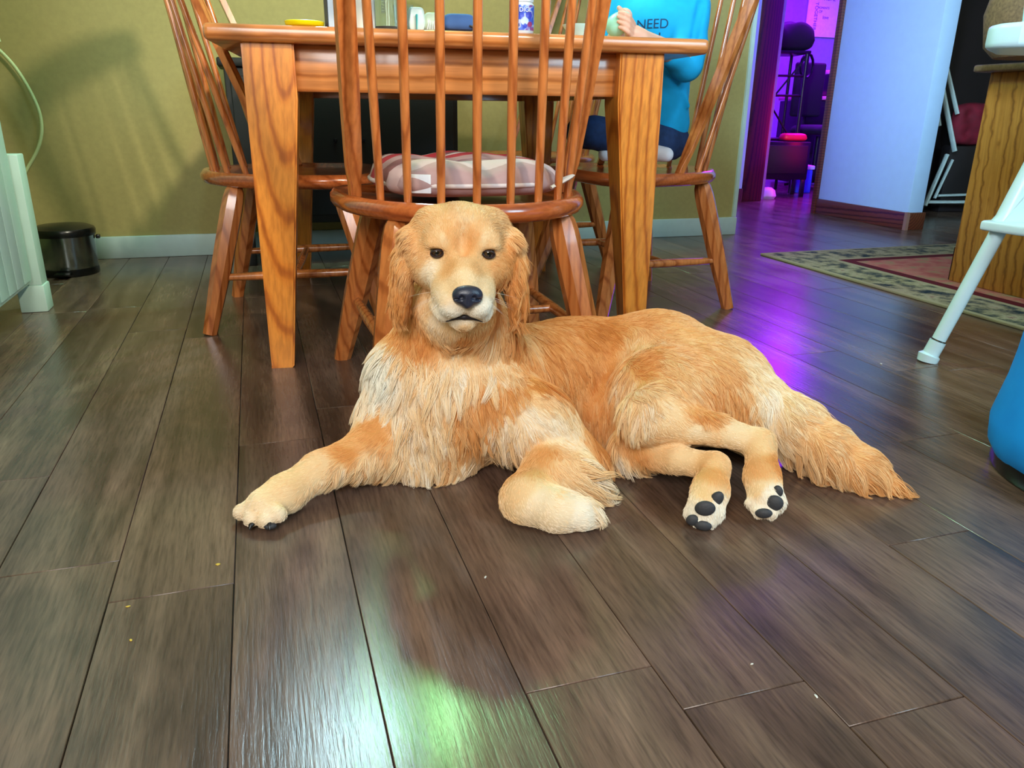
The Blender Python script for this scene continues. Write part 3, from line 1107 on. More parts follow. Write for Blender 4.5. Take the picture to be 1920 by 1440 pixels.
# white high chair, folding frame
hc = thing('high_chair', 'white plastic high chair with tube legs and a foot platform', 'high chair', (1.047, 1.85, 0), 0)
hcc = Vector((.30, -.05, 0))
for ft in (Vector((0, 0, 0)), Vector((.42, .22, 0)), Vector((.22, -.36, 0)), Vector((.62, -.14, 0))):
    dc = hcc - ft
    A = ft + Vector((0, 0, .008))
    B = ft + dc * .32 + Vector((0, 0, .332))
    Cc = ft + dc * .52 + Vector((0, 0, .56))
    Dd = ft + dc * .60 + Vector((0, 0, .72))
    link('leg', tubeme([A, A.lerp(B, .1), B], [.0155, .0165, .0175], 20), m_plastic, hc)
    link('foot_cap', tubeme([A + Vector((-.002, 0, -.007)), A + Vector((.0, 0, .008)), A + Vector((.004, .001, .012)), A.lerp(B, .14)], [.024, .026, .0195, .0195], 20), m_plastic, hc)
    link('collar', tubeme([A.lerp(B, .145), A.lerp(B, .155)], .0185, 20), m_steel, hc)
    link('side_frame', tubeme([B + Vector((0, 0, .0)), B.lerp(Cc, .12), Cc, Dd], [.030, .021, .018, .018], 20), m_plastic, hc)
pq = [(.050, -.015), (.40, .145), (.56, -.04), (.26, -.285), (.085, -.10)]
link('foot_platform', prism(pq, .330, .354, bev=.008, seg=3), m_plastic, hc)
g_ = link('side_gusset', prism([(.085, .0), (.40, .0), (.36, .030), (.20, .030), (.172, .052), (.166, .115), (.150, .115)], -.010, .012, bev=.003), m_plastic, hc)
g_.rotation_euler = (pi / 2, 0, radians(-6))
g_.location = (.004, -.02, .352)
link('tray', prism([(-.012, -.03), (.012, -.075), (.44, -.135), (.62, -.04), (.50, .20), (.10, .16), (-.004, .02)], .722, .772, bev=.012, seg=3), m_plastic, hc)
link('seat', prism([(.16, -.03), (.30, -.16), (.46, -.08), (.36, .08)], .53, .565, bev=.012, seg=3), m_plastic, hc)
link('backrest', boxme((.40, .06, .84), (.30, .035, .30), radians(-35), .014, 3), m_plastic, hc)

cup = link('white_cup', lathe([(0, 0), (.03, 0), (.036, .07), (.034, .07), (.028, .004), (0, .004)], 24), m_plastic)
cup.location = (1.047 + .085, 1.85 - .01, .7725)
tag(cup, 'white cup standing on the high chair tray at the top right corner', 'cup')

# blue hamper on a black base
hm = thing('fabric_hamper', 'bright blue fabric hamper with a black base beside the high chair', 'hamper', (1.03, 1.175, 0), 0)
prof = [(.192, .028), (.204, .05), (.206, .09), (.190, .16), (.183, .24), (.166, .34), (.150, .42), (.138, .47), (.132, .47), (.14, .42), (.17, .2), (.17, .05), (0, .03)]
me = lathe(prof, 64, 'hamper', 180)
for v in me.vertices:
    a = math.atan2(v.co.y, v.co.x)
    w_ = 1 + .018 * sin(5 * a + v.co.z * 14) * (v.co.z / .4) + .010 * sin(11 * a + v.co.z * 25)
    v.co.x *= w_
    v.co.y *= w_
link('fabric_body', me, plain('blue_canvas', srgb(0, 150, 255), .65, noise=.12, nscale=9, bump=.2), hm)
link('base', lathe([(0, 0), (.188, 0), (.192, .006), (.192, .030), (0, .030)], 64), m_black, hm)
link('rim', lathe([(.132, .470), (.142, .470), (.143, .478), (.137, .484), (.131, .478), (.132, .470)], 64), plain('blue_piping', srgb(0, 90, 190), .6), hm)

# ------------------------------------------------------------------ nook behind the pillar: white folding step, red cloth
SO = at(1770, 379, 5.05)
SO.z = 0
st = thing('folding_step_stool', 'pale folding step stool leaning in the dark nook behind the pillar', 'step stool', SO, 0)
m_pale = plain('pale_plastic', srgb(196, 210, 204), .4)
def bar(a, b, r=.012):
    link('frame_bar', tubeme([at(*a) - SO, at(*b) - SO], r, 8, flat=(1, 1.4)), m_pale, st)
bar((1774, 122, 5.12), (1795, 214, 5.06), .012)
bar((1764, 150, 5.10), (1790, 284, 5.02), .014)
bar((1752, 160, 5.16), (1762, 236, 5.12), .010)
bar((1776, 290, 5.02), (1734, 386, 4.96), .013)
bar((1786, 300, 5.08), (1752, 372, 5.04), .009)
bar((1737, 379, 4.97), (1850, 379, 5.02), .011)
bar((1758, 367, 5.06), (1850, 364, 5.12), .009)
link('step_panel', boxme(at(1806, 336, 5.14) - SO, (.30, .012, .17), 0, .004), plain('teal_dark', srgb(22, 48, 52), .4), st)

rc = thing('red_storage_bag', 'crumpled red cloth bag in the dark nook above the step stool', 'bag', at(1818, 245, 5.15) * 1.0, RA - .1)
rc.location.z = 0
bb_ = link('bag_body', superpillow(.15, .13, .05, 'bag', 30, 20, True), m_red, rc)
bb_.location = (0, 0, .54)
bb_.rotation_euler = (pi / 2, 0, 0)
link('bag_stand', boxme((0, 0, .205), (.30, .08, .41), 0, .01), m_darkpanel, rc)

# ------------------------------------------------------------------ purple bedroom
rk = thing('metal_rack', 'dark metal shelf rack with crossed rods in the purple lit bedroom', 'shelf rack', W(4.0, 5.27), radians(2))
def rod(a, b, r=.012, nm='rod'):
    return link(nm, tubeme([a, b], r, 8), m_darkmetal, rk)
LX = -.62
for x in (0, LX):
    rod((x, 0, 0), (x, 0, 1.02), .016, 'post')
    rod((x, .32, 0), (x, .32, 1.02), .012, 'post')
for z in (.86, .72):
    rod((LX, 0, z), (0, 0, z), .009, 'rail')
rod((0, 0, 1.00), (LX * .80, 0, .34), .007, 'cross_rod')
rod((0, .0, .34), (LX * .80, 0, 1.00), .007, 'cross_rod')
link('rosette', lathe([(0, -.01), (.028, -.008), (.03, 0), (.028, .008), (0, .01)], 16), m_darkmetal, rk).location = (LX * .4, -.01, .67)
rk.children[-1].rotation_euler = (pi / 2, 0, 0)
link('shelf', boxme((LX / 2, .16, 1.025), (.66, .36, .02), 0, .003), m_darkmetal, rk)
link('shelf', boxme((LX / 2, .16, .40), (.66, .34, .02), 0, .003), m_darkmetal, rk)
bx = thing('black_drawer_box', 'black drawer unit on short legs in front of the metal rack', 'drawer unit', W(3.92, 5.10), radians(2))
link('box_body', boxme((-.15, 0, .26), (.36, .22, .27), 0, .006), m_black, bx)
link('drawer', boxme((-.15, -.115, .27), (.32, .012, .20), 0, .004), m_dark, bx)
for x in (-.31, .01):
    for y in (-.09, .09):
        link('leg', boxme((x, y, .065), (.03, .03, .13), 0, .003), m_black, bx)
fr = link('red_bag', superpillow(.10, .07, .035, 'redbag', 20, 14, False), plain('red_plastic', srgb(225, 20, 60), .4))
fr.location = W(3.92, 5.10, .4185) + Vector((-.07, 0, 0))
tag(fr, 'red packet lying on top of the black drawer unit', 'packet')
pw = link('folded_blanket', superpillow(.24, .17, .13, 'blanket', 30, 20, True), m_darkfab)
pw.location = W(4.0, 5.27, 1.11) + Vector((-.16, .16, 0))
tag(pw, 'dark folded blanket heaped on top of the metal rack', 'blanket')
mb = link('white_ball', lathe([(0, 0), (.05, 0), (.062, .02), (.05, .06), (.025, .078), (0, .082)], 24), plain('ball_white', srgb(235, 220, 235), .4))
mb.location = atz(1438, 372, 0)
tag(mb, 'small pale dome lying on the bedroom floor by the door jamb', 'toy')
pb = thing('toy_bin', 'blue toy bin with a white lid on the bedroom floor', 'bin', W(4.12, 5.30), 0)
link('bin_body', boxme((0, 0, .09), (.12, .12, .18), 0, .01), plain('bin_blue', srgb(60, 90, 230), .4), pb)
link('lid', boxme((0, 0, .195), (.14, .14, .03), 0, .008), plain('bin_lid', srgb(235, 235, 240), .4), pb)
dk = thing('cluttered_desk', 'small desk with a drawer against the purple bedroom wall', 'desk', W(4.95, 6.0), radians(8))
link('desk_top', boxme((0, 0, .72), (.9, .5, .03), 0, .004), plain('desk_pink', srgb(220, 130, 150), .5), dk)
link('drawer_unit', boxme((-.28, 0, .36), (.32, .46, .68), 0, .004), m_dark, dk)
for k in range(3):
    link('drawer', boxme((-.28, -.235, .14 + .21 * k), (.28, .014, .18), 0, .003), m_darkmetal, dk)
link('leg', boxme((.40, -.2, .35), (.04, .04, .70), 0), m_dark, dk)
link('leg', boxme((.40, .2, .35), (.04, .04, .70), 0), m_dark, dk)
pr = thing('printer', 'dark boxy printer standing on the bedroom desk', 'printer', W(4.84, 5.92, .7355), radians(8))
link('printer_body', boxme((0, 0, .09), (.34, .30, .18), 0, .02), m_black, pr)
link('paper_tray', boxme((0, -.16, .05), (.24, .08, .012), 0, .003), m_dark, pr)
link('paper_stack', boxme((0, .02, .197), (.22, .16, .03), .2, .002), plain('pink_paper', srgb(240, 150, 190), .5), pr)
oc2 = thing('office_chair', 'dark chair with a looped armrest beside the bedroom desk', 'chair', W(4.42, 5.55), radians(20))
link('seat', superpillow(.20, .19, .05, 'oseat', 20, 18, False), m_darkfab, oc2).location = (0, 0, .46)
link('backrest', boxme((.0, .2, .78), (.30, .04, .42), 0, .02, 3), m_darkfab, oc2)
aa = []
for k in range(13):
    a = 2 * pi * k / 12
    aa.append((.06 * cos(a) - .19, .02, .95 + .09 * sin(a)))
link('loop_handle', tubeme(aa, .011, 8), m_darkmetal, oc2)
link('column', tubeme([(0, 0, .08), (0, 0, .42)], .025, 12), m_darkmetal, oc2)
for k in range(5):
    a = 2 * pi * k / 5
    link('foot', tubeme([(0, 0, .08), (.22 * cos(a), .22 * sin(a), .03)], [.022, .015], 8), m_darkmetal, oc2)
# poster on the bedroom back wall
def on_v(px, py, vv):
    d = at(px, py, 1.) - Vector(CAM)
    nv = Vector((-uy, ux, 0))
    return Vector(CAM) + d * ((vv - Vector(CAM).dot(nv)) / d.dot(nv))
pa, pbb = on_v(1512, 68, 7.335), on_v(1566, 68, 7.335)
pw_ = 0.62
poster = thing('wall_poster', 'pale poster with dark lettering on the purple bedroom wall', 'poster', on_v(1508, 68, 7.335), RA)
link('sheet', boxme((pw_ / 2, 0, .40), (pw_, .012, .80), 0, .001), plain('poster_paper', srgb(250, 225, 245), .5), poster)
ink = plain('poster_ink', srgb(110, 30, 150), .5)
for body, x, z, s_, rot in (('TOGETHER', .085, .19, .052, -90), ('MOMENTS', .185, .262, .030, 0), ('OF', .155, .225, .036, 0), ('love', .225, .170, .045, 0), ('HOME', .25, .34, .05, 0)):
    q = link('lettering', text_mesh(body, s_, .0008), ink, poster)
    q.location = (x, -.0075, z)
    q.rotation_euler = (pi / 2, radians(-rot), 0)
print('static scene done')

# ------------------------------------------------------------------ the child on the right chair
kid = thing('person', 'child in a bright blue T-shirt and jeans sitting at the table holding a pale egg', 'person', (.44, 2.55, 0), 0)
KO = Vector((.44, 2.55, 0))
m_skin = plain('skin', srgb(232, 182, 160), .5, noise=.03)
m_shirt = plain('blue_shirt', srgb(0, 176, 238), .8, noise=.05, nscale=40, bump=.1)
m_jeans = plain('jeans_denim', srgb(26, 52, 96), .85, noise=.25, nscale=60, bump=.3)
m_navy = m_jeans
pel = Vector((.462, 2.575, .505))
chst = at(1238, 50, 2.52)
shL, shR = at(1302, 12, 2.47), at(1172, 2, 2.58)     # the child's left and right shoulder
nck = at(1232, -18, 2.53)
elb = at(1287, 112, 2.42)
elR = at(1140, 110, 2.62)
wrL = at(1200, 72, 2.25)
# bodies: skin, shirt, jeans
B_ = SDF((.14, 2.12, .52), (.70, 2.80, 1.22), .0027)
hc0 = nck + Vector((-.012, -.012, .145))
B_.ell(hc0, (.073, .088, .098), k=.02)
B_.cone(nck - Vector((0, 0, .03)), hc0 - Vector((0, 0, .06)), .038, .042, .02)
B_.cone(elb, wrL, .032, .024, .01)
B_.cone(shL, elb, .034, .032, .01)
B_.cone(elR, elR + Vector((.02, -.19, .10)), .030, .023, .01)
B_.cone(shR, elR, .034, .030, .01)
B_.cone(pel + Vector((0, 0, .05)), chst, .06, .06, .03)
fdir = Vector((-.62, -.78, 0)).normalized()
B_.ell(hc0 + fdir * .086 + Vector((0, 0, -.012)), (.010, .010, .012), k=.012)
for s_ in (-1, 1):
    sd = Vector((fdir.y, -fdir.x, 0)) * s_
    B_.ell(hc0 + sd * .074 + Vector((0, 0, -.008)), (.012, .016, .020), k=.01)
    B_.ell(hc0 + fdir * .089 + sd * .028 + Vector((0, 0, .004)), (.012, .010, .008), k=.006, sub=True)
# hand round the egg
egg_c = at(1160, 44, 2.22)
hx = (egg_c - wrL).normalized()
pm = wrL + hx * .020
B_.cone(wrL, pm, .022, .022, .01)
B_.ell(pm + Vector((-.004, 0, 0)), (.022, .020, .021), k=.01)
up_ = Vector((0, 0, 1))
sdv = hx.cross(up_).normalized()
if sdv.y > 0:
    sdv = -sdv                                    # towards the camera
for i in range(4):
    z_ = .0185 - .0125 * i
    base = pm + hx * .012 + up_ * z_ + sdv * .010
    ln = (.8, 1., .92, .70)[i]
    k1 = egg_c - hx * .010 + sdv * .0335 + up_ * z_
    k2 = egg_c + sdv * .0330 + hx * (.006 * ln) + up_ * z_ * .95
    k3 = egg_c + sdv * .0240 + hx * (.020 * ln) + up_ * z_ * .9
    B_.cone(base, k1, .0066, .0062, .002)
    B_.cone(k1, k2, .0062, .0056, .001)
    B_.cone(k2, k3, .0056, .0048, .001)
th0 = pm + up_ * .012 - sdv * .006
B_.cone(th0, egg_c + up_ * .033 - hx * .014, .0085, .0074, .004)
B_.cone(egg_c + up_ * .033 - hx * .014, egg_c + up_ * .036 + hx * .002, .0074, .0060, .002)
sk = B_.mesh('body_skin', 1)
for v in sk.vertices:
    v.co -= KO
link('body', sk, m_skin, kid)
eye_m = plain('eye_dark', srgb(40, 28, 24), .2)
for s_ in (-1, 1):
    sd = Vector((fdir.y, -fdir.x, 0)) * s_
    bm = bmesh.new()
    bmesh.ops.create_uvsphere(bm, u_segments=14, v_segments=10, radius=.009, matrix=Matrix.Translation(hc0 + fdir * .078 + sd * .028 + Vector((0, 0, .004)) - KO))
    link('eye', bm_mesh(bm, 'eye', 180), eye_m, kid)
link('mouth', tubeme([hc0 + fdir * .080 + Vector((fdir.y, -fdir.x, 0)) * (.018 * t) + Vector((0, 0, -.045 + .003 * t * t)) - KO for t in (-1, -.5, 0, .5, 1)], [.001, .003, .0035, .003, .001], 8), plain('lips', srgb(190, 96, 92), .5), kid)
Hh = SDF((.30, 2.35, .95), (.66, 2.75, 1.24), .005)
Hh.ell(hc0 + Vector((0, 0, .012)) - fdir * .008, (.082, .094, .100), k=.01)
Hh.ell(hc0 + fdir * .075 + Vector((0, 0, -.055)), (.075, .075, .085), k=.01, sub=True)
hm_ = Hh.mesh('hair', 1)
for v in hm_.vertices:
    v.co -= KO
link('hair', hm_, plain('brown_hair', srgb(96, 66, 40), .7, noise=.3, nscale=90, bump=.5), kid)
T_ = SDF((.15, 2.2, .44), (.85, 2.9, .98), .0045)
T_.cone(pel + Vector((.0, 0, .045)), pel.lerp(chst, .55), .088, .080, .03)
T_.cone(pel.lerp(chst, .5), chst, .082, .092, .03)
T_.cone(shL.lerp(chst, .3) + Vector((0, 0, -.02)), shR.lerp(chst, .3) + Vector((0, 0, -.02)), .060, .060, .04)
T_.cone(shL, shL.lerp(elb, .75), .046, .050, .03)
T_.cone(shL.lerp(elb, .75), elb + Vector((.0, 0, -.012)), .050, .046, .02)
T_.cone(elb + Vector((0, 0, -.012)), elb.lerp(wrL, .30), .044, .040, .02)
T_.cone(shR, elR, .048, .045, .03)
# folds and hem
for t, a in ((.12, .6), (.25, 2.2), (.38, 4.0), (.30, 5.4), (.18, 3.4)):
    c = (pel + Vector((0, 0, .03))).lerp(chst, t) + Vector((.086 * cos(a), .086 * sin(a), 0))
    T_.cone(c + Vector((0, 0, .018)), c + Vector((-.03 * sin(a), .03 * cos(a), -.02)), .009, .006, .012, sub=(int(a) % 2 == 0))
T_.cone(shL + Vector((.01, -.045, .0)), elb + Vector((.0, -.045, .01)), .010, .008, .018, True)
for q, (px, py) in enumerate(((1262, 30), (1252, 90), (1266, 60))):
    c = at(px, py, 2.455 + .01 * (q % 2))
    T_.cone(c, c + Vector((.035, .0, -.03 + .012 * q)), .012, .007, .014, q % 2 == 1)
T_.cone(nck + Vector((0, 0, .03)), nck + Vector((0, 0, -.01)), .046, .044, .004, True)
tm_ = T_.mesh('tshirt', 1)
tb_ = BVHTree.FromPolygons([v.co.copy() for v in tm_.vertices], [tuple(p_.vertices) for p_ in tm_.polygons])
# lettering pressed on the chest
cdir = (Vector((-.10, -1, .02))).normalized()
cright = Vector((0, 0, 1)).cross(-cdir).normalized() * -1
if cright.x < 0:
    cright = -cright
ink = plain('shirt_print', srgb(12, 60, 100), .7)
letters = []
for body, px, py, size in (('I NEED', 1219, 41, .036), ('S', 1186, 42, .036), ('ALL', 1226, 68, .040)):
    tx = text_mesh(body, size, 0)
    b2 = bmesh.new()
    b2.from_mesh(tx)
    bmesh.ops.triangulate(b2, faces=b2.faces)
    bmesh.ops.subdivide_edges(b2, edges=b2.edges, cuts=2, use_grid_fill=True)
    cen0 = at(px, py, 2.40)
    for v in b2.verts:
        q = cen0 + cright * v.co.x + Vector((0, 0, 1)) * (v.co.y - size * .35)
        r = tb_.ray_cast(q + cdir * .2, -cdir)
        hitp = r[0] if r[0] is not None else q
        v.co = hitp + cdir * .0018 - KO
    letters.append(b2)
for v in tm_.vertices:
    v.co -= KO
shirt = link('tshirt', tm_, m_shirt, kid)
for b2 in letters:
    mz = bpy.data.meshes.new('lettering')
    b2.to_mesh(mz)
    b2.free()
    link('lettering', mz, ink, shirt)
J_ = SDF((.02, 2.25, .38), (.80, 2.85, .64), .0045)
J_.ell(pel + Vector((.0, 0, -.005)), (.092, .088, .072), k=.03)
knl, knr = Vector((.235, 2.43, .525)), Vector((.21, 2.60, .52))
J_.cone(pel + Vector((-.01, -.05, -.01)), knl, .062, .045, .02)
J_.cone(pel + Vector((-.01, .04, -.01)), knr, .062, .045, .02)
J_.cone(knl, Vector((.40, 2.47, .475)), .042, .032, .02)
J_.cone(knr, Vector((.34, 2.47, .480)), .042, .032, .02)
jm = J_.mesh('jeans', 1)
for v in jm.vertices:
    v.co -= KO
    v.co.z = max(v.co.z, .4415)
link('jeans', jm, m_jeans, kid)
K_ = SDF((.10, 2.25, .40), (.60, 2.6, .54), .004)
K_.cone(Vector((.40, 2.455, .470)), Vector((.46, 2.44, .462)), .027, .022, .01)
K_.cone(Vector((.335, 2.46, .472)), Vector((.275, 2.44, .462)), .027, .022, .01)
km = K_.mesh('socks', 1)
for v in km.vertices:
    v.co -= KO
    v.co.z = max(v.co.z, .4415)
link('socks', km, plain('white_sock', srgb(225, 222, 230), .8), kid)
egg = link('toy_egg', lathe([(0, -.036)] + [((.0275 - .004 * sin(a)) * cos(a), .036 * sin(a)) for a in [radians(d) for d in range(-75, 90, 15)]] + [(0, .036)], 28, sm=180), plain('mint_white_plastic', srgb(170, 236, 214), .35))
egg.location = egg_c
egg.rotation_euler = (.2, .9, 0)
tag(egg, 'pale mint egg held in the hand of the child', 'egg')

# ------------------------------------------------------------------ the dog
FUR_SCALE = 1.0
dog = thing('golden_retriever', 'golden retriever lying on the dark plank floor with its head raised', 'dog', (.12, 1.2, 0))
D = SDF((-.48, .90, -.004), (.74, 1.60, .50), .0036)
P = at
# trunk
D.ell(P(828, 762, 1.245), (.112, .118, .118), k=.03)                  # chest
D.ell(P(800, 845, 1.215), (.085, .085, .060), k=.04)                  # brisket
D.cone(P(835, 700, 1.26), P(852, 600, 1.27), .098, .085, .04)         # neck
D.ell(P(752, 700, 1.225), (.052, .06, .062), k=.04)
D.ell(P(865, 628, 1.235), (.098, .05, .062), k=.03)
D.cone(P(845, 610, 1.275), P(862, 530, 1.225), .072, .055, .03)       # nape
D.cone(P(925, 730, 1.31), P(1075, 715, 1.43), .118, .112, .05)        # ribs
D.cone(P(1075, 712, 1.43), P(1215, 690, 1.45), .112, .105, .05)       # loin
D.ell(P(1240, 690, 1.42), (.115, .105, .108), k=.04)                  # pelvis
D.ell(P(1330, 722, 1.345), (.112, .095, .098), k=.04)                 # rump
D.ell(P(1395, 770, 1.28), (.060, .075, .070), k=.04)
D.ell(P(1250, 740, 1.28), (.098, .09, .085), k=.04)                   # thigh mass
D.cone(P(1110, 800, 1.33), P(1200, 810, 1.27), .055, .055, .05)       # belly
# upper hind leg: thigh, shin, hock, paw
kn = P(1215, 782, 1.165)
hk_ = P(1425, 832, 1.125)
pw1 = P(1438, 925, 1.03)
D.cone(P(1320, 745, 1.27), kn, .080, .045, .03)
D.cone(kn, P(1345, 806, 1.145), .042, .025, .015)
D.cone(P(1345, 806, 1.145), hk_, .025, .021, .01)
D.cone(hk_, P(1430, 895, 1.07), .024, .025, .01)
D.cone(P(1428, 895, 1.07), P(1436, 932, 1.04), .027, .026, .012)
# lower hind leg
kn2 = P(1190, 838, 1.20)
hk2 = P(1340, 876, 1.100)
D.cone(P(1230, 800, 1.26), kn2, .055, .040, .02)
D.cone(kn2, P(1270, 862, 1.130), .036, .022, .01)
D.cone(P(1270, 862, 1.130), hk2, .022, .022, .008)
D.cone(hk2, P(1332, 920, 1.05), .025, .025, .008)
D.cone(P(1332, 920, 1.05), P(1322, 952, 1.025), .028, .027, .012)
# hind toes
for (cx, cy, Y0) in ((1436, 940, 1.022), (1320, 958, 1.012)):
    for dx, dy, dY in ((-24, 4, .012), (-12, 18, -.002), (8, 20, -.004), (24, 4, .006)):
        D.cone(P(cx + dx * .6, cy + dy * .3, Y0 + .012), P(cx + dx, cy + dy, Y0 + dY), .0125, .0115, .006)
# left foreleg stretched out
D.cone(P(735, 790, 1.20), P(700, 845, 1.150), .062, .042, .03)
D.cone(P(700, 845, 1.150), P(600, 882, 1.09), .040, .028, .02)
D.cone(P(600, 882, 1.09), P(535, 925, 1.04), .028, .027, .015)
D.cone(P(535, 925, 1.04), P(497, 948, 1.015), .029, .027, .012)
for dx, dy, dY in ((-38, 14, .008), (-20, 26, -.008), (6, 29, -.014), (30, 18, -.008)):
    D.cone(P(500 + dx * .3, 945 + dy * .2, 1.01), P(492 + dx, 946 + dy, 1.0 + dY), .016, .0125, .006)
# right foreleg folded in front
el = P(1085, 865, 1.17)
D.cone(P(935, 765, 1.20), P(1000, 790, 1.17), .070, .060, .03)
D.cone(P(1000, 790, 1.17), el, .058, .044, .03)
wr = P(990, 935, 1.035)
D.cone(P(1050, 870, 1.15), wr, .048, .038, .02)
D.ell(P(1045, 885, 1.10), (.048, .045, .044), k=.02)
D.ell(P(1088, 905, 1.095), (.030, .035, .040), k=.03)
D.ell(wr, (.038, .038, .036), k=.015)
D.cone(wr, P(1045, 958, 1.005), .036, .033, .012)
D.cone(P(1045, 958, 1.005), P(1085, 962, 1.0), .031, .025, .012)
for dx, dy, dY in ((8, -12, .02), (18, -2, .008), (16, 8, -.004), (2, 14, -.012)):
    D.cone(P(1075 + dx * .3, 962 + dy * .3, 1.0), P(1090 + dx, 964 + dy, 1.0 + dY), .0145, .012, .006)
# tail
tailp = [P(1430, 760, 1.28), P(1490, 800, 1.235), P(1550, 843, 1.19), P(1615, 880, 1.155), P(1672, 912, 1.13)]
D.chain(tailp, [.050, .048, .043, .034, .016], .02)

# head, in its own frame (centimetres: r to the photo's right, f forward, u up)
HO = np.array(P(868, 474, 1.105))
hf = np.array((.13, -.985, -.10))
hf /= np.linalg.norm(hf)
hu = np.array((.03, 0, 1.))
hu -= hf * (hu @ hf)
hu /= np.linalg.norm(hu)
hr = np.cross(hu, hf)
if hr[0] < 0:
    hr = -hr
HB = np.stack([hr, hf, hu], 1)


def hp_(r, f, u):
    return HO + HB @ (np.array((r, f, u)) * .01)


def hell(r, f, u, a, b, c, k=.8, sub=False, tilt=None):
    R_ = HB
    if tilt:
        R_ = HB @ np.array(Matrix.Rotation(radians(tilt[1]), 3, tilt[0]))
    D.ell(hp_(r, f, u), np.array((a, b, c)) * .01, R_, k * .01, sub)


def hcone(a, b, r1, r2, k=.8, sub=False):
    D.cone(hp_(*a), hp_(*b), r1 * .01, r2 * .01, k * .01, sub)


hell(0, -6.3, .6, 6.5, 7.2, 5.2, 2)                # skull
hell(0, -3.6, 2.0, 5.3, 4.2, 3.3, 2)               # forehead
for s_ in (-1, 1):
    hell(s_ * 3.0, -1.2, 1.7, 2.1, 1.9, 1.3, 1.4)    # brow
    hell(s_ * 4.6, -3.8, -2.6, 3.2, 3.6, 3.4, 2)     # cheek
    hcone((s_ * 3.4, -1.8, -3.2), (s_ * 1.9, 4.2, -4.4), 2.5, 1.9, 1.6)
    hcone((s_ * 2.2, 3.2, -5.1), (s_ * 1.8, 6.5, -5.5), 2.3, 1.95, 1.0)   # flews
    hcone((s_ * 3.4, 1.4, -7.2), (s_ * 2.7, 5.0, -7.5), 1.5, 1.25, 1.2)
hcone((0, -1.0, -.9), (0, 4.0, -2.6), 2.7, 1.9, 1.6)
hcone((0, 4.0, -2.6), (0, 6.9, -3.5), 2.0, 1.6, 1.2)      # bridge
hcone((0, -3, -6.6), (0, 4.2, -8.0), 3.2, 1.8, 1.2)       # jaw
hcone((-.7, 3.6, -8.7), (-.5, 4.6, -8.9), 1.6, 1.15, .8)
hcone((.7, 3.6, -8.7), (.5, 4.6, -8.9), 1.6, 1.15, .8)        # chin
hcone((0, -4, -5.5), (0, -6, -10.5), 4.4, 6.2, 3.0)        # throat
hell(0, 1.0, 1.9, .8, 1.3, 2.2, 1.6, True)                 # furrow between the brows
for s_ in (-1, 1):
    hell(s_ * 3.8, -.15, 1.05, 1.5, .95, .5, .7)                # upper lid
    hell(s_ * 3.72, 1.1, -.10, 1.2, 2.0, .76, .35, True, tilt=('Y', s_ * 8))     # eye sockets
    # ears: root, then a hanging flap
    hcone((s_ * 4.6, -5.8, 2.9), (s_ * 7.3, -5.5, -.6), 2.0, 1.9, 2.0)
    for q, (r0, u0, aa_, cc_) in enumerate(((7.4, -.9, 1.1, 3.2), (8.5, -4.6, 1.3, 4.0), (9.0, -8.2, 1.25, 3.9))):
        hell(s_ * r0, -5.2, u0, aa_, 3.2 - .2 * q, cc_, .9, tilt=('Y', s_ * (8 - 3 * q)))
dog_me = D.mesh('dog_body', 1)
V = np.empty(len(dog_me.vertices) * 3, np.float32)
dog_me.vertices.foreach_get('co', V)
V = V.reshape(-1, 3)
V[:, 2] = np.maximum(V[:, 2], .0012)
dog_me.vertices.foreach_set('co', V.ravel())
dog_me.update()
DOG_O = np.array((.12, 1.2, 0), np.float32)
print('dog', len(V), len(dog_me.polygons))

dog_bvh = BVHTree.FromPolygons([Vector(v) for v in V], [tuple(p_.vertices) for p_ in dog_me.polygons])


def hit(px, py):
    d = (FW + RT * (px - 960) / F_PX - UP * (py - 720) / F_PX)
    d /= np.linalg.norm(d)
    r = dog_bvh.ray_cast(Vector(CAM), Vector(d))
    if r[0] is None:
        r = dog_bvh.find_nearest(Vector(CAM + d * 1.25))
    return np.array(r[0])


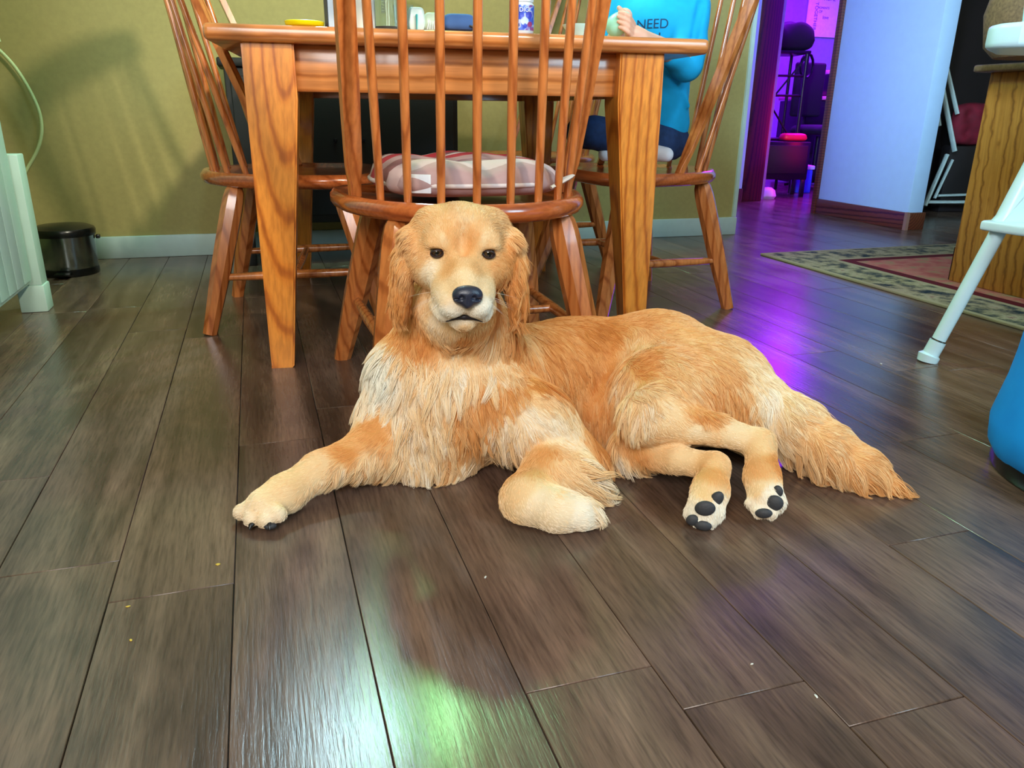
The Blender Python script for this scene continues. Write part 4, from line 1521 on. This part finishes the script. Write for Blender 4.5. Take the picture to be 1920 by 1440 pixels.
# fur guides: px, py, flow dx, dy (down positive), depth flow, length mm, tone, lift
G = [
    # forehead, face
    (868, 415, 0, -1, .6, 9, .80, .25), (800, 430, -.8, -.5, .6, 10, .72, .3), (935, 430, .9, -.4, .6, 12, .66, .35), (868, 450, 0, -1, .3, 5, .74, .15), (855, 455, 0, -1, .2, 4, .54, .1), (883, 457, 0, -1, .2, 4, .54, .1), (869, 462, 0, -1, .2, 4, .72, .1), (830, 448, -.2, -1, .2, 5, .86, .2), (908, 450, .2, -1, .2, 5, .86, .2),
    (845, 440, 0, -1, .3, 5, .58, .15), (893, 445, 0, -1, .3, 5, .58, .15), (820, 452, -.2, -1, .2, 4, .72, .2), (920, 455, .3, -1, .2, 4, .74, .2),
    (868, 490, 0, -1, .3, 3, .74, .1), (868, 515, 0, -1, .3, 3, .88, .1), (848, 540, -.6, -.6, .4, 3, .86, .1), (912, 535, .6, -.6, .4, 3, .86, .1),
    (845, 500, -.4, -.8, .4, 3, .62, .1), (893, 502, .4, -.8, .4, 3, .62, .1),
    (805, 510, -.7, .5, .4, 5, 1.02, .2), (800, 545, -.6, .8, .4, 6, .76, .2), (935, 510, .6, .6, .4, 6, .52, .2), (940, 550, .5, .8, .4, 7, .5, .2),
    (785, 480, -.6, .6, .4, 7, .68, .3), (960, 480, .6, .6, .4, 8, .46, .3),
    (830, 560, -.7, .4, .3, 3, .95, .1), (835, 590, -.5, .8, .2, 4, 1.3, .15), (910, 590, .5, .8, .2, 4, 1.25, .15), (875, 590, 0, 1, 0, 3, 1.15, .1), (850, 600, -.3, .8, 0, 3, 1.15, .1),
    (815, 600, -.5, .8, .2, 7, .98, .2), (800, 580, -.5, .8, .2, 7, .80, .2), (870, 618, 0, 1, .1, 5, .78, .2), (870, 638, 0, 1, .1, 12, .45, .2), (870, 652, 0, 1, -.1, 26, .60, .15), (845, 650, -.1, 1, -.1, 24, .66, .15), (895, 650, .1, 1, -.1, 24, .60, .15), (900, 630, .2, 1, .1, 9, .55, .2), (845, 630, -.2, 1, .1, 10, .85, .2),  # darker tone under the chin paints in the shade there
    (930, 590, .3, 1, .2, 9, .45, .2), (790, 620, -.2, 1, .1, 20, .42, .3),
    # ears
    (758, 440, -.7, .7, .0, 22, .62, .4), (740, 490, -.45, 1, .0, 30, .48, .35), (728, 540, -.35, 1, .0, 34, .42, .35), (735, 590, -.15, 1, .0, 38, .44, .3), (755, 560, 0, 1, .0, 22, .40, .2), (748, 620, .0, 1, .0, 30, .44, .3),
    (962, 440, .8, .6, .0, 26, .66, .5), (975, 490, .5, 1, .0, 30, .45, .35), (982, 540, .3, 1, .0, 34, .40, .35), (975, 590, .1, 1, .0, 38, .38, .3), (960, 560, 0, 1, .0, 26, .34, .2), (965, 620, .1, 1, 0, 34, .38, .3),
    # ruff and chest
    (790, 645, -.2, 1, -.2, 40, .40, .35), (850, 665, -.1, 1, -.3, 45, .80, .4), (930, 650, .3, 1, -.3, 45, .80, .4), (990, 640, .5, 1, .0, 40, .55, .3), (1000, 680, .45, 1, .0, 42, .40, .3),
    (710, 670, -.7, 1, -.1, 40, 1.30, .5), (720, 710, -.5, 1, -.2, 42, 1.30, .5), (690, 740, -.4, 1, -.2, 42, 1.00, .4),
    (790, 700, -.15, 1, -.3, 50, .88, .4), (850, 710, 0, 1, -.3, 52, .95, .45), (910, 700, .2, 1, -.3, 50, .86, .45), (950, 710, .3, 1, -.3, 50, .80, .4),
    (760, 780, -.15, 1, -.2, 50, .94, .4), (820, 790, 0, 1, -.2, 50, .86, .35), (870, 770, .15, 1, -.2, 42, .46, .3), (920, 750, .35, 1, -.2, 38, .40, .3), (960, 730, .4, .9, -.1, 38, .44, .3),
    (790, 850, -.05, 1, -.2, 45, .92, .35), (850, 860, .1, 1, -.2, 42, .66, .3), (900, 850, -.1, 1, -.2, 45, .84, .35), (880, 820, .1, 1, -.2, 40, .52, .3),
    (940, 820, -.2, 1, -.2, 40, .90, .3), (925, 880, -.2, 1, -.1, 36, .80, .3),
    # right shoulder and upper arm (pale)
    (985, 770, .8, .6, -.1, 16, 1.02, .25), (1030, 800, .8, .6, 0, 16, 1.0, .25), (960, 800, -.1, 1, -.1, 26, .96, .3), (1070, 830, .7, .8, .1, 18, .94, .3), (1010, 745, .8, .6, 0, 20, .74, .25),
    (1020, 855, -.3, 1, -.2, 8, .50, .15), (985, 880, -.3, 1, -.3, 7, .55, .15), (1060, 870, .5, .8, -.1, 14, .76, .3), (1095, 880, 1, .1, .1, 44, .82, .6), (1110, 905, 1, .3, .1, 62, .90, .7), (1112, 935, 1, .45, .0, 60, .92, .7), (1120, 955, 1, .5, .0, 30, .95, .5),
    (1080, 925, 1, .5, 0, 44, .84, .5), (975, 920, -.1, 1, -.2, 5, .80, .1), (1010, 945, .6, .8, -.1, 5, .98, .1), (1060, 960, 1, .3, 0, 5, .96, .1), (1095, 965, 1, .3, 0, 6, 1.1, .15), (1020, 985, .7, .6, 0, 5, .95, .1),
    # left foreleg
    (700, 810, -.8, .7, -.2, 12, .42, .2), (660, 830, -1, .5, -.2, 8, .52, .15), (650, 850, -1, .6, -.2, 10, .34, .2), (600, 870, -1, .5, -.2, 6, .80, .12), (560, 900, -1, .6, -.2, 6, .76, .12),
    (690, 870, -.4, 1, -.1, 26, .84, .35), (640, 890, -.4, 1, -.1, 20, .80, .35), (590, 920, -.4, 1, -.1, 12, .86, .3), (520, 930, -1, .5, -.2, 6, .82, .12), (480, 950, -1, .6, -.2, 6, .92, .2), (460, 965, -1, .6, -.2, 6, 1.0, .25), (510, 965, -.6, 1, -.2, 6, .98, .2),
    # back and side
    (1040, 600, .9, .3, .3, 26, .30, .25), (1100, 590, .9, .1, .2, 22, .22, .2), (1030, 660, .5, 1, .1, 30, .30, .2), (1010, 720, .45, 1, .0, 34, .24, .25), (1080, 650, .5, .9, .1, 28, .38, .2), (1060, 720, .5, 1, .0, 34, .42, .2),
    (1110, 700, .35, 1, 0, 34, .36, .2), (1090, 770, .5, 1, 0, 38, .44, .2), (1130, 780, .25, 1, 0, 40, .46, .2), (1130, 630, .5, .8, .1, 26, .22, .2), (1140, 850, .4, 1, 0, 44, .78, .3), (1170, 870, .6, 1, 0, 40, .92, .3), (1115, 830, .3, 1, 0, 40, .40, .2),
    (1160, 590, .9, .1, .1, 20, .30, .2), (1210, 590, .9, .2, .1, 18, .46, .2), (1270, 610, .9, .4, .1, 16, .58, .2),
    # haunch
    (1190, 650, .1, 1, -.1, 26, .66, .3), (1170, 720, .0, 1, -.1, 34, .80, .3), (1200, 770, .1, 1, -.1, 38, .84, .3), (1250, 680, .5, .9, 0, 20, .68, .3), (1320, 660, .7, .8, 0, 18, .62, .25), (1290, 720, .5, .9, 0, 22, .72, .3),
    (1370, 690, .6, .9, 0, 18, .58, .25), (1350, 740, .3, 1, 0, 24, .54, .3), (1320, 780, .2, 1, 0, 18, .44, .3), (1390, 770, .1, 1, 0, 30, .50, .35), (1415, 700, .6, 1, .1, 24, .84, .35), (1435, 745, .3, 1, .1, 34, 1.0, .4), (1440, 790, .2, 1, .1, 36, .96, .4),
    (1250, 780, .7, .6, 0, 10, .84, .2), (1310, 810, 1, .25, 0, 6, .92, .12), (1380, 820, 1, .1, 0, 5, .90, .1), (1430, 835, .7, .8, 0, 5, .76, .1), (1430, 880, 0, 1, -.2, 5, .56, .1), (1460, 870, .2, 1, -.2, 7, .32, .15), (1420, 920, 0, 1, -.2, 6, .84, .15), (1440, 930, .2, 1, -.2, 8, 1.15, .3), (1470, 930, .4, .9, -.2, 9, 1.15, .35), (1410, 950, -.1, 1, -.2, 7, 1.1, .25),
    (1230, 835, .9, .4, 0, 9, .74, .2), (1280, 850, 1, .2, 0, 5, .82, .1), (1330, 860, .8, .6, 0, 5, .70, .1), (1345, 890, 0, 1, -.2, 5, .50, .1), (1320, 930, -.1, 1, -.2, 6, .74, .15), (1300, 960, -.1, 1, -.2, 7, 1.25, .3), (1345, 960, .2, 1, -.2, 10, 1.2, .35), (1330, 975, .5, .8, -.2, 8, 1.2, .3), (1310, 940, .1, 1, -.2, 7, 1.0, .25), (1190, 850, .2, 1, 0, 14, .50, .2),
    # tail
    (1480, 800, .8, .6, -.1, 30, .82, .3), (1520, 850, .45, 1, -.1, 46, .72, .3), (1490, 850, .3, 1, -.2, 50, .74, .3), (1570, 875, .5, 1, -.2, 50, .66, .3), (1630, 900, .7, 1, -.2, 46, .58, .3), (1670, 920, .9, .8, -.1, 40, .46, .3), (1560, 810, .9, .5, .0, 22, .70, .2), (1620, 860, .95, .5, 0, 22, .60, .2),
]
gp, gd, gl, gt, gq = [], [], [], [], []
for (px, py, dx, dy, dz, ln, tone, lift) in G:
    gp.append(hit(px, py))
    d = RT * dx - UP * dy + FW * dz
    gd.append(d / np.linalg.norm(d))
    gl.append(ln * .001)
    gt.append(tone)
    gq.append(lift)
# the far side of the body and the underside
for (x, y, z, d, ln, tone) in ((.0, 1.42, .25, (.6, .5, -.6), .03, .3), (.15, 1.55, .18, (.6, .4, -.7), .03, .3), (.3, 1.55, .16, (.7, .3, -.7), .025, .4), (-.2, 1.35, .2, (-.3, .4, -.9), .04, .6), (-.22, 1.28, .1, (-.3, 0, -.9), .04, .8),
                               (-.09, 1.28, .42, (0, 1, -.2), .012, .5), (-.09, 1.34, .36, (0, .4, -.9), .03, .4), (.45, 1.4, .12, (.6, .4, -.7), .03, .5)):
    gp.append(np.array((x, y, z)))
    gd.append(np.array(d) / np.linalg.norm(d))
    gl.append(ln)
    gt.append(tone)
    gq.append(.3)
gp, gd, gl, gt, gq = map(np.array, (gp, gd, gl, gt, gq))


def field(Pt, Nt, soft=.004):
    """distance weighted guides -> flow, length, tone, lift"""
    od, ol, ot, oq = np.zeros((len(Pt), 3)), np.zeros(len(Pt)), np.zeros(len(Pt)), np.zeros(len(Pt))
    for s_ in range(0, len(Pt), 20000):
        q = Pt[s_:s_ + 20000]
        d2 = ((q[:, None, :] - gp[None]) ** 2).sum(2)
        w_ = 1 / (d2 + soft ** 2) ** 2.0
        w_ /= w_.sum(1, keepdims=True)
        od[s_:s_ + 20000] = w_ @ gd
        ol[s_:s_ + 20000] = w_ @ gl
        ot[s_:s_ + 20000] = w_ @ gt
        oq[s_:s_ + 20000] = w_ @ gq
    return od, ol, ot, oq


# coat colours by tone, orange to near white
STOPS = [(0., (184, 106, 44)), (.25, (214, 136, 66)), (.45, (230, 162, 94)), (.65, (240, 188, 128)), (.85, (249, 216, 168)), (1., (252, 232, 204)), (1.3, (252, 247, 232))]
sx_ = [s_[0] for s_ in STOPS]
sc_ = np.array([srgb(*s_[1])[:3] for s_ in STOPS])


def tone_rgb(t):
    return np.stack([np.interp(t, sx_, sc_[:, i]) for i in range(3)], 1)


def m_fur(name, attr, rough=.6):
    t = NT(name)
    a = t.n('ShaderNodeAttribute', attribute_name=attr)
    t.l(a.outputs['Color'], t.b.inputs['Base Color'])
    t.set(Roughness=rough, Specular_IOR_Level=.25)
    return t.m


# skin colours on the body mesh
Nv = np.empty(len(dog_me.vertices) * 3, np.float32)
dog_me.vertex_normals.foreach_get('vector', Nv)
Nv = Nv.reshape(-1, 3)
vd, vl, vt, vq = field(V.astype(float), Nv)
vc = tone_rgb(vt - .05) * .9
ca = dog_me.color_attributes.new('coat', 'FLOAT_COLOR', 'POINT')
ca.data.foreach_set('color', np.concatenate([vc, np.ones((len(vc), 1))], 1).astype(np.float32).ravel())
Vl = V - DOG_O
dog_me.vertices.foreach_set('co', Vl.ravel())
dog_me.update()
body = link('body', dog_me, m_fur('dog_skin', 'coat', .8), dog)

# face parts
def hobj(name, me, mat, parent, r, f, u, tilt=None):
    o = link(name, me, mat, parent)
    R_ = Matrix([[HB[i][j] for j in range(3)] for i in range(3)])
    if tilt:
        R_ = R_ @ Matrix.Rotation(radians(tilt[1]), 3, tilt[0])
    p_ = hp_(r, f, u) - DOG_O
    m_ = R_.to_4x4()
    m_.translation = Vector(p_)
    o.matrix_local = m_
    return o


m_nose = NT('dog_nose')
m_nose.set(Roughness=.32, Specular_IOR_Level=.6)
m_nose.b.inputs['Base Color'].default_value = srgb(40, 44, 62)
nzv = m_nose.n('ShaderNodeTexVoronoi', i_Scale=900.)
tcn = m_nose.n('ShaderNodeTexCoord')
m_nose.l(tcn.outputs['Object'], nzv.inputs['Vector'])
m_nose.bump(nzv.outputs[0], .4, .0004)
N_ = SDF((-.03, -.03, -.03), (.03, .03, .03), .0009)
N_.ell((0, 0, .002), (.0195, .0115, .0120), k=.004)
N_.ell((-.010, -.003, -.002), (.0105, .0110, .0115), k=.005)
N_.ell((.010, -.003, -.002), (.0105, .0110, .0115), k=.005)
N_.ell((0, -.001, -.010), (.0080, .0095, .0090), k=.006)
for s_ in (-1, 1):
    N_.ell((s_ * .0085, .0115, -.0020), (.0042, .0060, .0040), k=.002, sub=True)
    N_.ell((s_ * .0150, .0070, -.0045), (.0045, .0045, .0018), k=.002, sub=True)
N_.ell((0, .0125, -.010), (.0009, .004, .010), k=.001, sub=True)
hobj('nose', N_.mesh('nose', 1), m_nose.m, dog, .15, 8.55, -3.55, ('X', 8))

m_eye = NT('dog_eye')
m_eye.set(Roughness=.06, Coat_Weight=1., Specular_IOR_Level=.6)
tce = m_eye.n('ShaderNodeTexCoord')
spe = m_eye.n('ShaderNodeSeparateXYZ')
m_eye.l(tce.outputs['Object'], spe.inputs[0])
dd = m_eye.n('ShaderNodeCombineXYZ')
m_eye.l(spe.outputs['X'], dd.inputs[0])
m_eye.l(spe.outputs['Z'], dd.inputs[2])
ln_ = m_eye.n('ShaderNodeVectorMath', operation='LENGTH')
m_eye.l(dd.outputs[0], ln_.inputs[0])
mre = m_eye.n('ShaderNodeMapRange')
mre.inputs[2].default_value = .010
m_eye.l(ln_.outputs['Value'], mre.inputs[0])
m_eye.l(m_eye.ramp(mre.outputs[0], [(.30, srgb(5, 5, 8)), (.34, srgb(54, 30, 16)), (.62, srgb(60, 34, 18)), (.70, srgb(16, 10, 10))]), m_eye.b.inputs['Base Color'])
eb = bmesh.new()
bmesh.ops.create_uvsphere(eb, u_segments=28, v_segments=18, radius=.0098)
eye_me = bm_mesh(eb, 'eye', 180)
m_lid = plain('dark_eye_rim', srgb(48, 30, 30), .45)
for s_ in (-1, 1):
    e_ = hobj('eye', eye_me, m_eye.m, dog, s_ * 3.72, -.30, -.05)
    lp_ = []
    for k in range(29):
        a = 2 * pi * k / 28
        x = .0088 * cos(a)
        z = (.0052 if sin(a) > 0 else .0046) * sin(a) + .0010 * cos(a) * -s_
        lp_.append(Vector((x, sqrt(max(0, .0104 ** 2 - x * x - z * z)), z)))
    link('eyelid', tubeme(lp_, .0013, 8), m_lid, e_)
    # upper lid skin
    continue
    m2 = bmesh.new()
    R2 = .0108
    rows = []
    for i in range(15):
        a = pi * i / 14
        x0, z0 = .0088 * cos(a), .0052 * sin(a)
        row = []
        for j in range(6):
            q = j / 5
            x, z = x0 * (1 + .35 * q), z0 + (.0125 - z0) * q * .8
            rr_ = R2 ** 2 - (x * x + z * z)
            y = sqrt(rr_) if rr_ > 0 else .001
            row.append(m2.verts.new((x, y, z)))
        rows.append(row)
    for A, B in zip(rows[:-1], rows[1:]):
        for j in range(5):
            m2.faces.new((A[j], A[j + 1], B[j + 1], B[j]))
    link('upper_lid', bm_mesh(m2, 'lid', 180), plain('lid_skin', srgb(176, 120, 84), .7), e_)
# mouth line
m_lip = plain('dark_lip', srgb(38, 32, 40), .4)
mp_ = []
for k in range(21):
    t = -1 + 2 * k / 20
    r_ = 2.6 * t
    f_ = 8.5 - 5.2 * abs(t) ** 1.6
    u_ = -7.55 - .75 * abs(t) ** 1.6
    p0 = hp_(r_, f_ + 3, u_)
    rc_ = dog_bvh.ray_cast(Vector(p0), Vector(-hf))
    q = np.array(rc_[0]) if rc_[0] is not None else hp_(r_, f_, u_)
    mp_.append(Vector(q - DOG_O))
link('lips', tubeme(mp_, [.0008] + [.0012 + .0032 * (1 - abs(-1 + 2 * k / 20)) ** 1.5 for k in range(1, 20)] + [.0008], 8), m_lip, dog)

# pads and claws
m_pad = plain('paw_pad_skin', srgb(52, 52, 56), .6, bump=.4, nscale=300)
m_claw = plain('dark_claw', srgb(30, 26, 26), .35)
def pad(px, py, a, b, c_, off=.0, rz=0.):
    h_ = hit(px, py)
    r_, n_, i_, _d = dog_bvh.find_nearest(Vector(h_))
    d = Vector(CAM) - Vector(h_)
    d.normalize()
    d = (d + Vector((0, 0, -.3))).normalized()
    bm = bmesh.new()
    q = d.to_track_quat('Y', 'Z').to_matrix().to_4x4()
    bmesh.ops.create_uvsphere(bm, u_segments=16, v_segments=12, radius=1, matrix=Matrix.Translation(Vector(h_) + d * off - Vector(DOG_O)) @ q @ Matrix.Rotation(rz, 4, 'Y') @ Matrix.Diagonal((a, b, c_, 1)))
    return link('paw_pad', bm_mesh(bm, 'pad', 180), m_pad, dog)
pad(1322, 953, .0150, .0050, .0115, .0005, .2)
pad(1344, 935, .0090, .0045, .0125, .0005, -.5)
pad(1299, 975, .0100, .0045, .0085, .0005, .3)
pad(1318, 985, .0130, .0045, .0075, .001)
pad(1452, 943, .0130, .0050, .0120, .0005, .3)
pad(1459, 921, .0070, .0040, .0090, .0, .3)
pad(1432, 962, .0125, .0050, .0075, .001, .2)
pad(456, 983, .0105, .0060, .0050, .002)
pad(478, 988, .0085, .0050, .0045, .002)
pad(507, 986, .0090, .0055, .0050, .002)
for (px, py, dx) in ((452, 978, -3), (472, 984, -2), (505, 984, 2), (518, 981, 3), (1398, 952, -4), (1286, 984, -3), (1368, 952, 4)):
    h_ = Vector(hit(px, py)) - Vector(DOG_O)
    d = Vector(RT * dx * .12 - FW * .6 - UP * .6).normalized()
    link('claw', tubeme([h_ - d * .004, h_ + d * .003 + Vector((0, 0, .001)), h_ + d * .0075 + Vector((0, 0, -.0015))], [.0042, .0036, .0012], 8), m_claw, dog)

# ---- fur strands
dog_me.calc_loop_triangles()
nt = len(dog_me.loop_triangles)
ti = np.empty(nt * 3, np.int32)
dog_me.loop_triangles.foreach_get('vertices', ti)
ti = ti.reshape(-1, 3)
A_, B_, C_ = V[ti[:, 0]], V[ti[:, 1]], V[ti[:, 2]]
cr = np.cross(B_ - A_, C_ - A_)
ar = np.linalg.norm(cr, axis=1) * .5
cen = (A_ + B_ + C_) / 3
# more, finer hairs on the head; none where the body presses on the floor or inside eye sockets
dens = np.ones(nt)
hd = np.linalg.norm(cen - hp_(0, 0, -2), axis=1)
dens += 1.6 * np.clip((.16 - hd) / .06, 0, 1)
dens[cen[:, 2] < .003] = 0
for s_ in (-1, 1):
    ed = np.linalg.norm(cen - hp_(s_ * 3.72, .4, -.05), axis=1)
    dens[ed < .0100] = 0
nd = np.linalg.norm(cen - hp_(.15, 8.6, -3.6), axis=1)
dens[nd < .0165] = 0
for p_ in mp_[4:17]:
    dens[np.linalg.norm(cen - (np.array(p_) + DOG_O), axis=1) < .0028] = 0
NF = int(150000 * FUR_SCALE)
w_ = ar * dens
for q in dog.children:
    if q.name.startswith('paw_pad'):
        c_ = np.array(sum((v.co for v in q.data.vertices), Vector()) / len(q.data.vertices)) + DOG_O
        dens[np.linalg.norm(cen - c_, axis=1) < .0065] = 0
w_ = ar * dens
pick = rng.choice(nt, NF, p=w_ / w_.sum())
b1, b2 = rng.random(NF), rng.random(NF)
sw = b1 + b2 > 1
b1[sw], b2[sw] = 1 - b1[sw], 1 - b2[sw]
R0_ = A_[pick] + (B_[pick] - A_[pick]) * b1[:, None] + (C_[pick] - A_[pick]) * b2[:, None]
Nf = cr[pick] / (np.linalg.norm(cr[pick], axis=1, keepdims=True) + 1e-12)
N0 = Nv[ti[pick, 0]]
Nf = np.where((Nf * N0).sum(1, keepdims=True) < 0, -Nf, Nf)
fd, fl, ft, fq = field(R0_.astype(float), Nf)
# clumps
NC = NF // 15
cidx = rng.choice(NF, NC, replace=False)
kd = KDTree(NC)
for i, c_ in enumerate(cidx):
    kd.insert(R0_[c_], i)
kd.balance()
own = np.array([kd.find(r_)[1] for r_ in R0_])
cl_r = rng.normal(0, 1, (NC, 3))
cl_t = rng.normal(0, .045, NC)
cl_l = rng.uniform(.75, 1.2, NC)
T = fd - Nf * (fd * Nf).sum(1, keepdims=True)
T /= np.linalg.norm(T, axis=1, keepdims=True) + 1e-9
lng = np.clip((fl - .006) / .03, 0, 1)[:, None]
T = T + cl_r[own] * (.10 + .16 * lng) + rng.normal(0, .07, (NF, 3))
T -= Nf * (T * Nf).sum(1, keepdims=True)
T /= np.linalg.norm(T, axis=1, keepdims=True) + 1e-9
L = (fl * cl_l[own] * rng.uniform(.8, 1.15, NF))[:, None]
lift = (fq + rng.normal(0, .06, NF))[:, None].clip(.05, .9)
K = 6
pts = np.zeros((NF, K, 3))
pts[:, 0] = R0_ - Nf * .0006
side = np.cross(Nf, T)
ph = rng.uniform(0, 6.28, NC)[own][:, None]
amp = (.055 * lng) * L
g_ = np.array((0, 0, -1.))
for k in range(1, K):
    t = k / (K - 1)
    lf = lift * (1.0 - .55 * t)
    pts[:, k] = R0_ + L * (T * (t * (1 - .25 * lift)) + Nf * lf * t * .75 + g_ * (.22 * t * t) * lng) + side * amp * np.sin(ph + t * 5.0) * t
ctr_ = pts[cidx][own]
for k in range(1, K):
    t = k / (K - 1)
    dv = ctr_[:, k] - pts[:, k]
    pts[:, k] += dv * (np.clip(.10 + .62 * lng, 0, .7) * t ** 1.5)
pts[:, :, 2] = np.maximum(pts[:, :, 2], .0015 + .003 * rng.random((NF, 1)))
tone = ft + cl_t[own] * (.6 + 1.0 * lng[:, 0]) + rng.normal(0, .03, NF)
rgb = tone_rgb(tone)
hc_ = bpy.data.hair_curves.new('fur')
hc_.add_curves([K] * NF)
hc_.attributes['position'].data.foreach_set('vector', (pts - DOG_O).astype(np.float32).ravel())
rad = np.interp(np.arange(K) / (K - 1), [0, .6, 1], [1, .8, .15])
base_r = np.interp(fl, [.003, .012, .04], [.00036, .00042, .00050])
ra_ = hc_.attributes.get('radius') or hc_.attributes.new('radius', 'FLOAT', 'POINT')
ra_.data.foreach_set('value', (base_r[:, None] * rad[None]).astype(np.float32).ravel())
fc = hc_.attributes.new('coat', 'FLOAT_COLOR', 'CURVE')
fc.data.foreach_set('color', np.concatenate([rgb, np.ones((NF, 1))], 1).astype(np.float32).ravel())
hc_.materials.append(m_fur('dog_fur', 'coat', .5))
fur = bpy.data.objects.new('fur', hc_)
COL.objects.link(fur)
fur.parent = dog
# whiskers
wb = bmesh.new()
for s_ in (-1, 1):
    for i in range(7):
        a = hp_(s_ * (2.2 + .1 * i), 6.4 - .5 * i, -4.6 - .35 * (i % 3))
        d = HB @ np.array((s_ * (.9 + .1 * i), .5 - .15 * i, -.25 - .12 * (i % 3)))
        d /= np.linalg.norm(d)
        l_ = .03 + .004 * i
        pts_ = [Vector(a - DOG_O + d * l_ * t + np.array((0, 0, -.006)) * t * t) for t in (0, .33, .66, 1)]
        tube(wb, pts_, [.00022, .0002, .00015, .00005], 4)
wo = link('whiskers', bm_mesh(wb, 'whiskers', 180), plain('whisker', srgb(240, 232, 220), .4), dog)
wo['kind'] = 'stuff'
print('dog done')
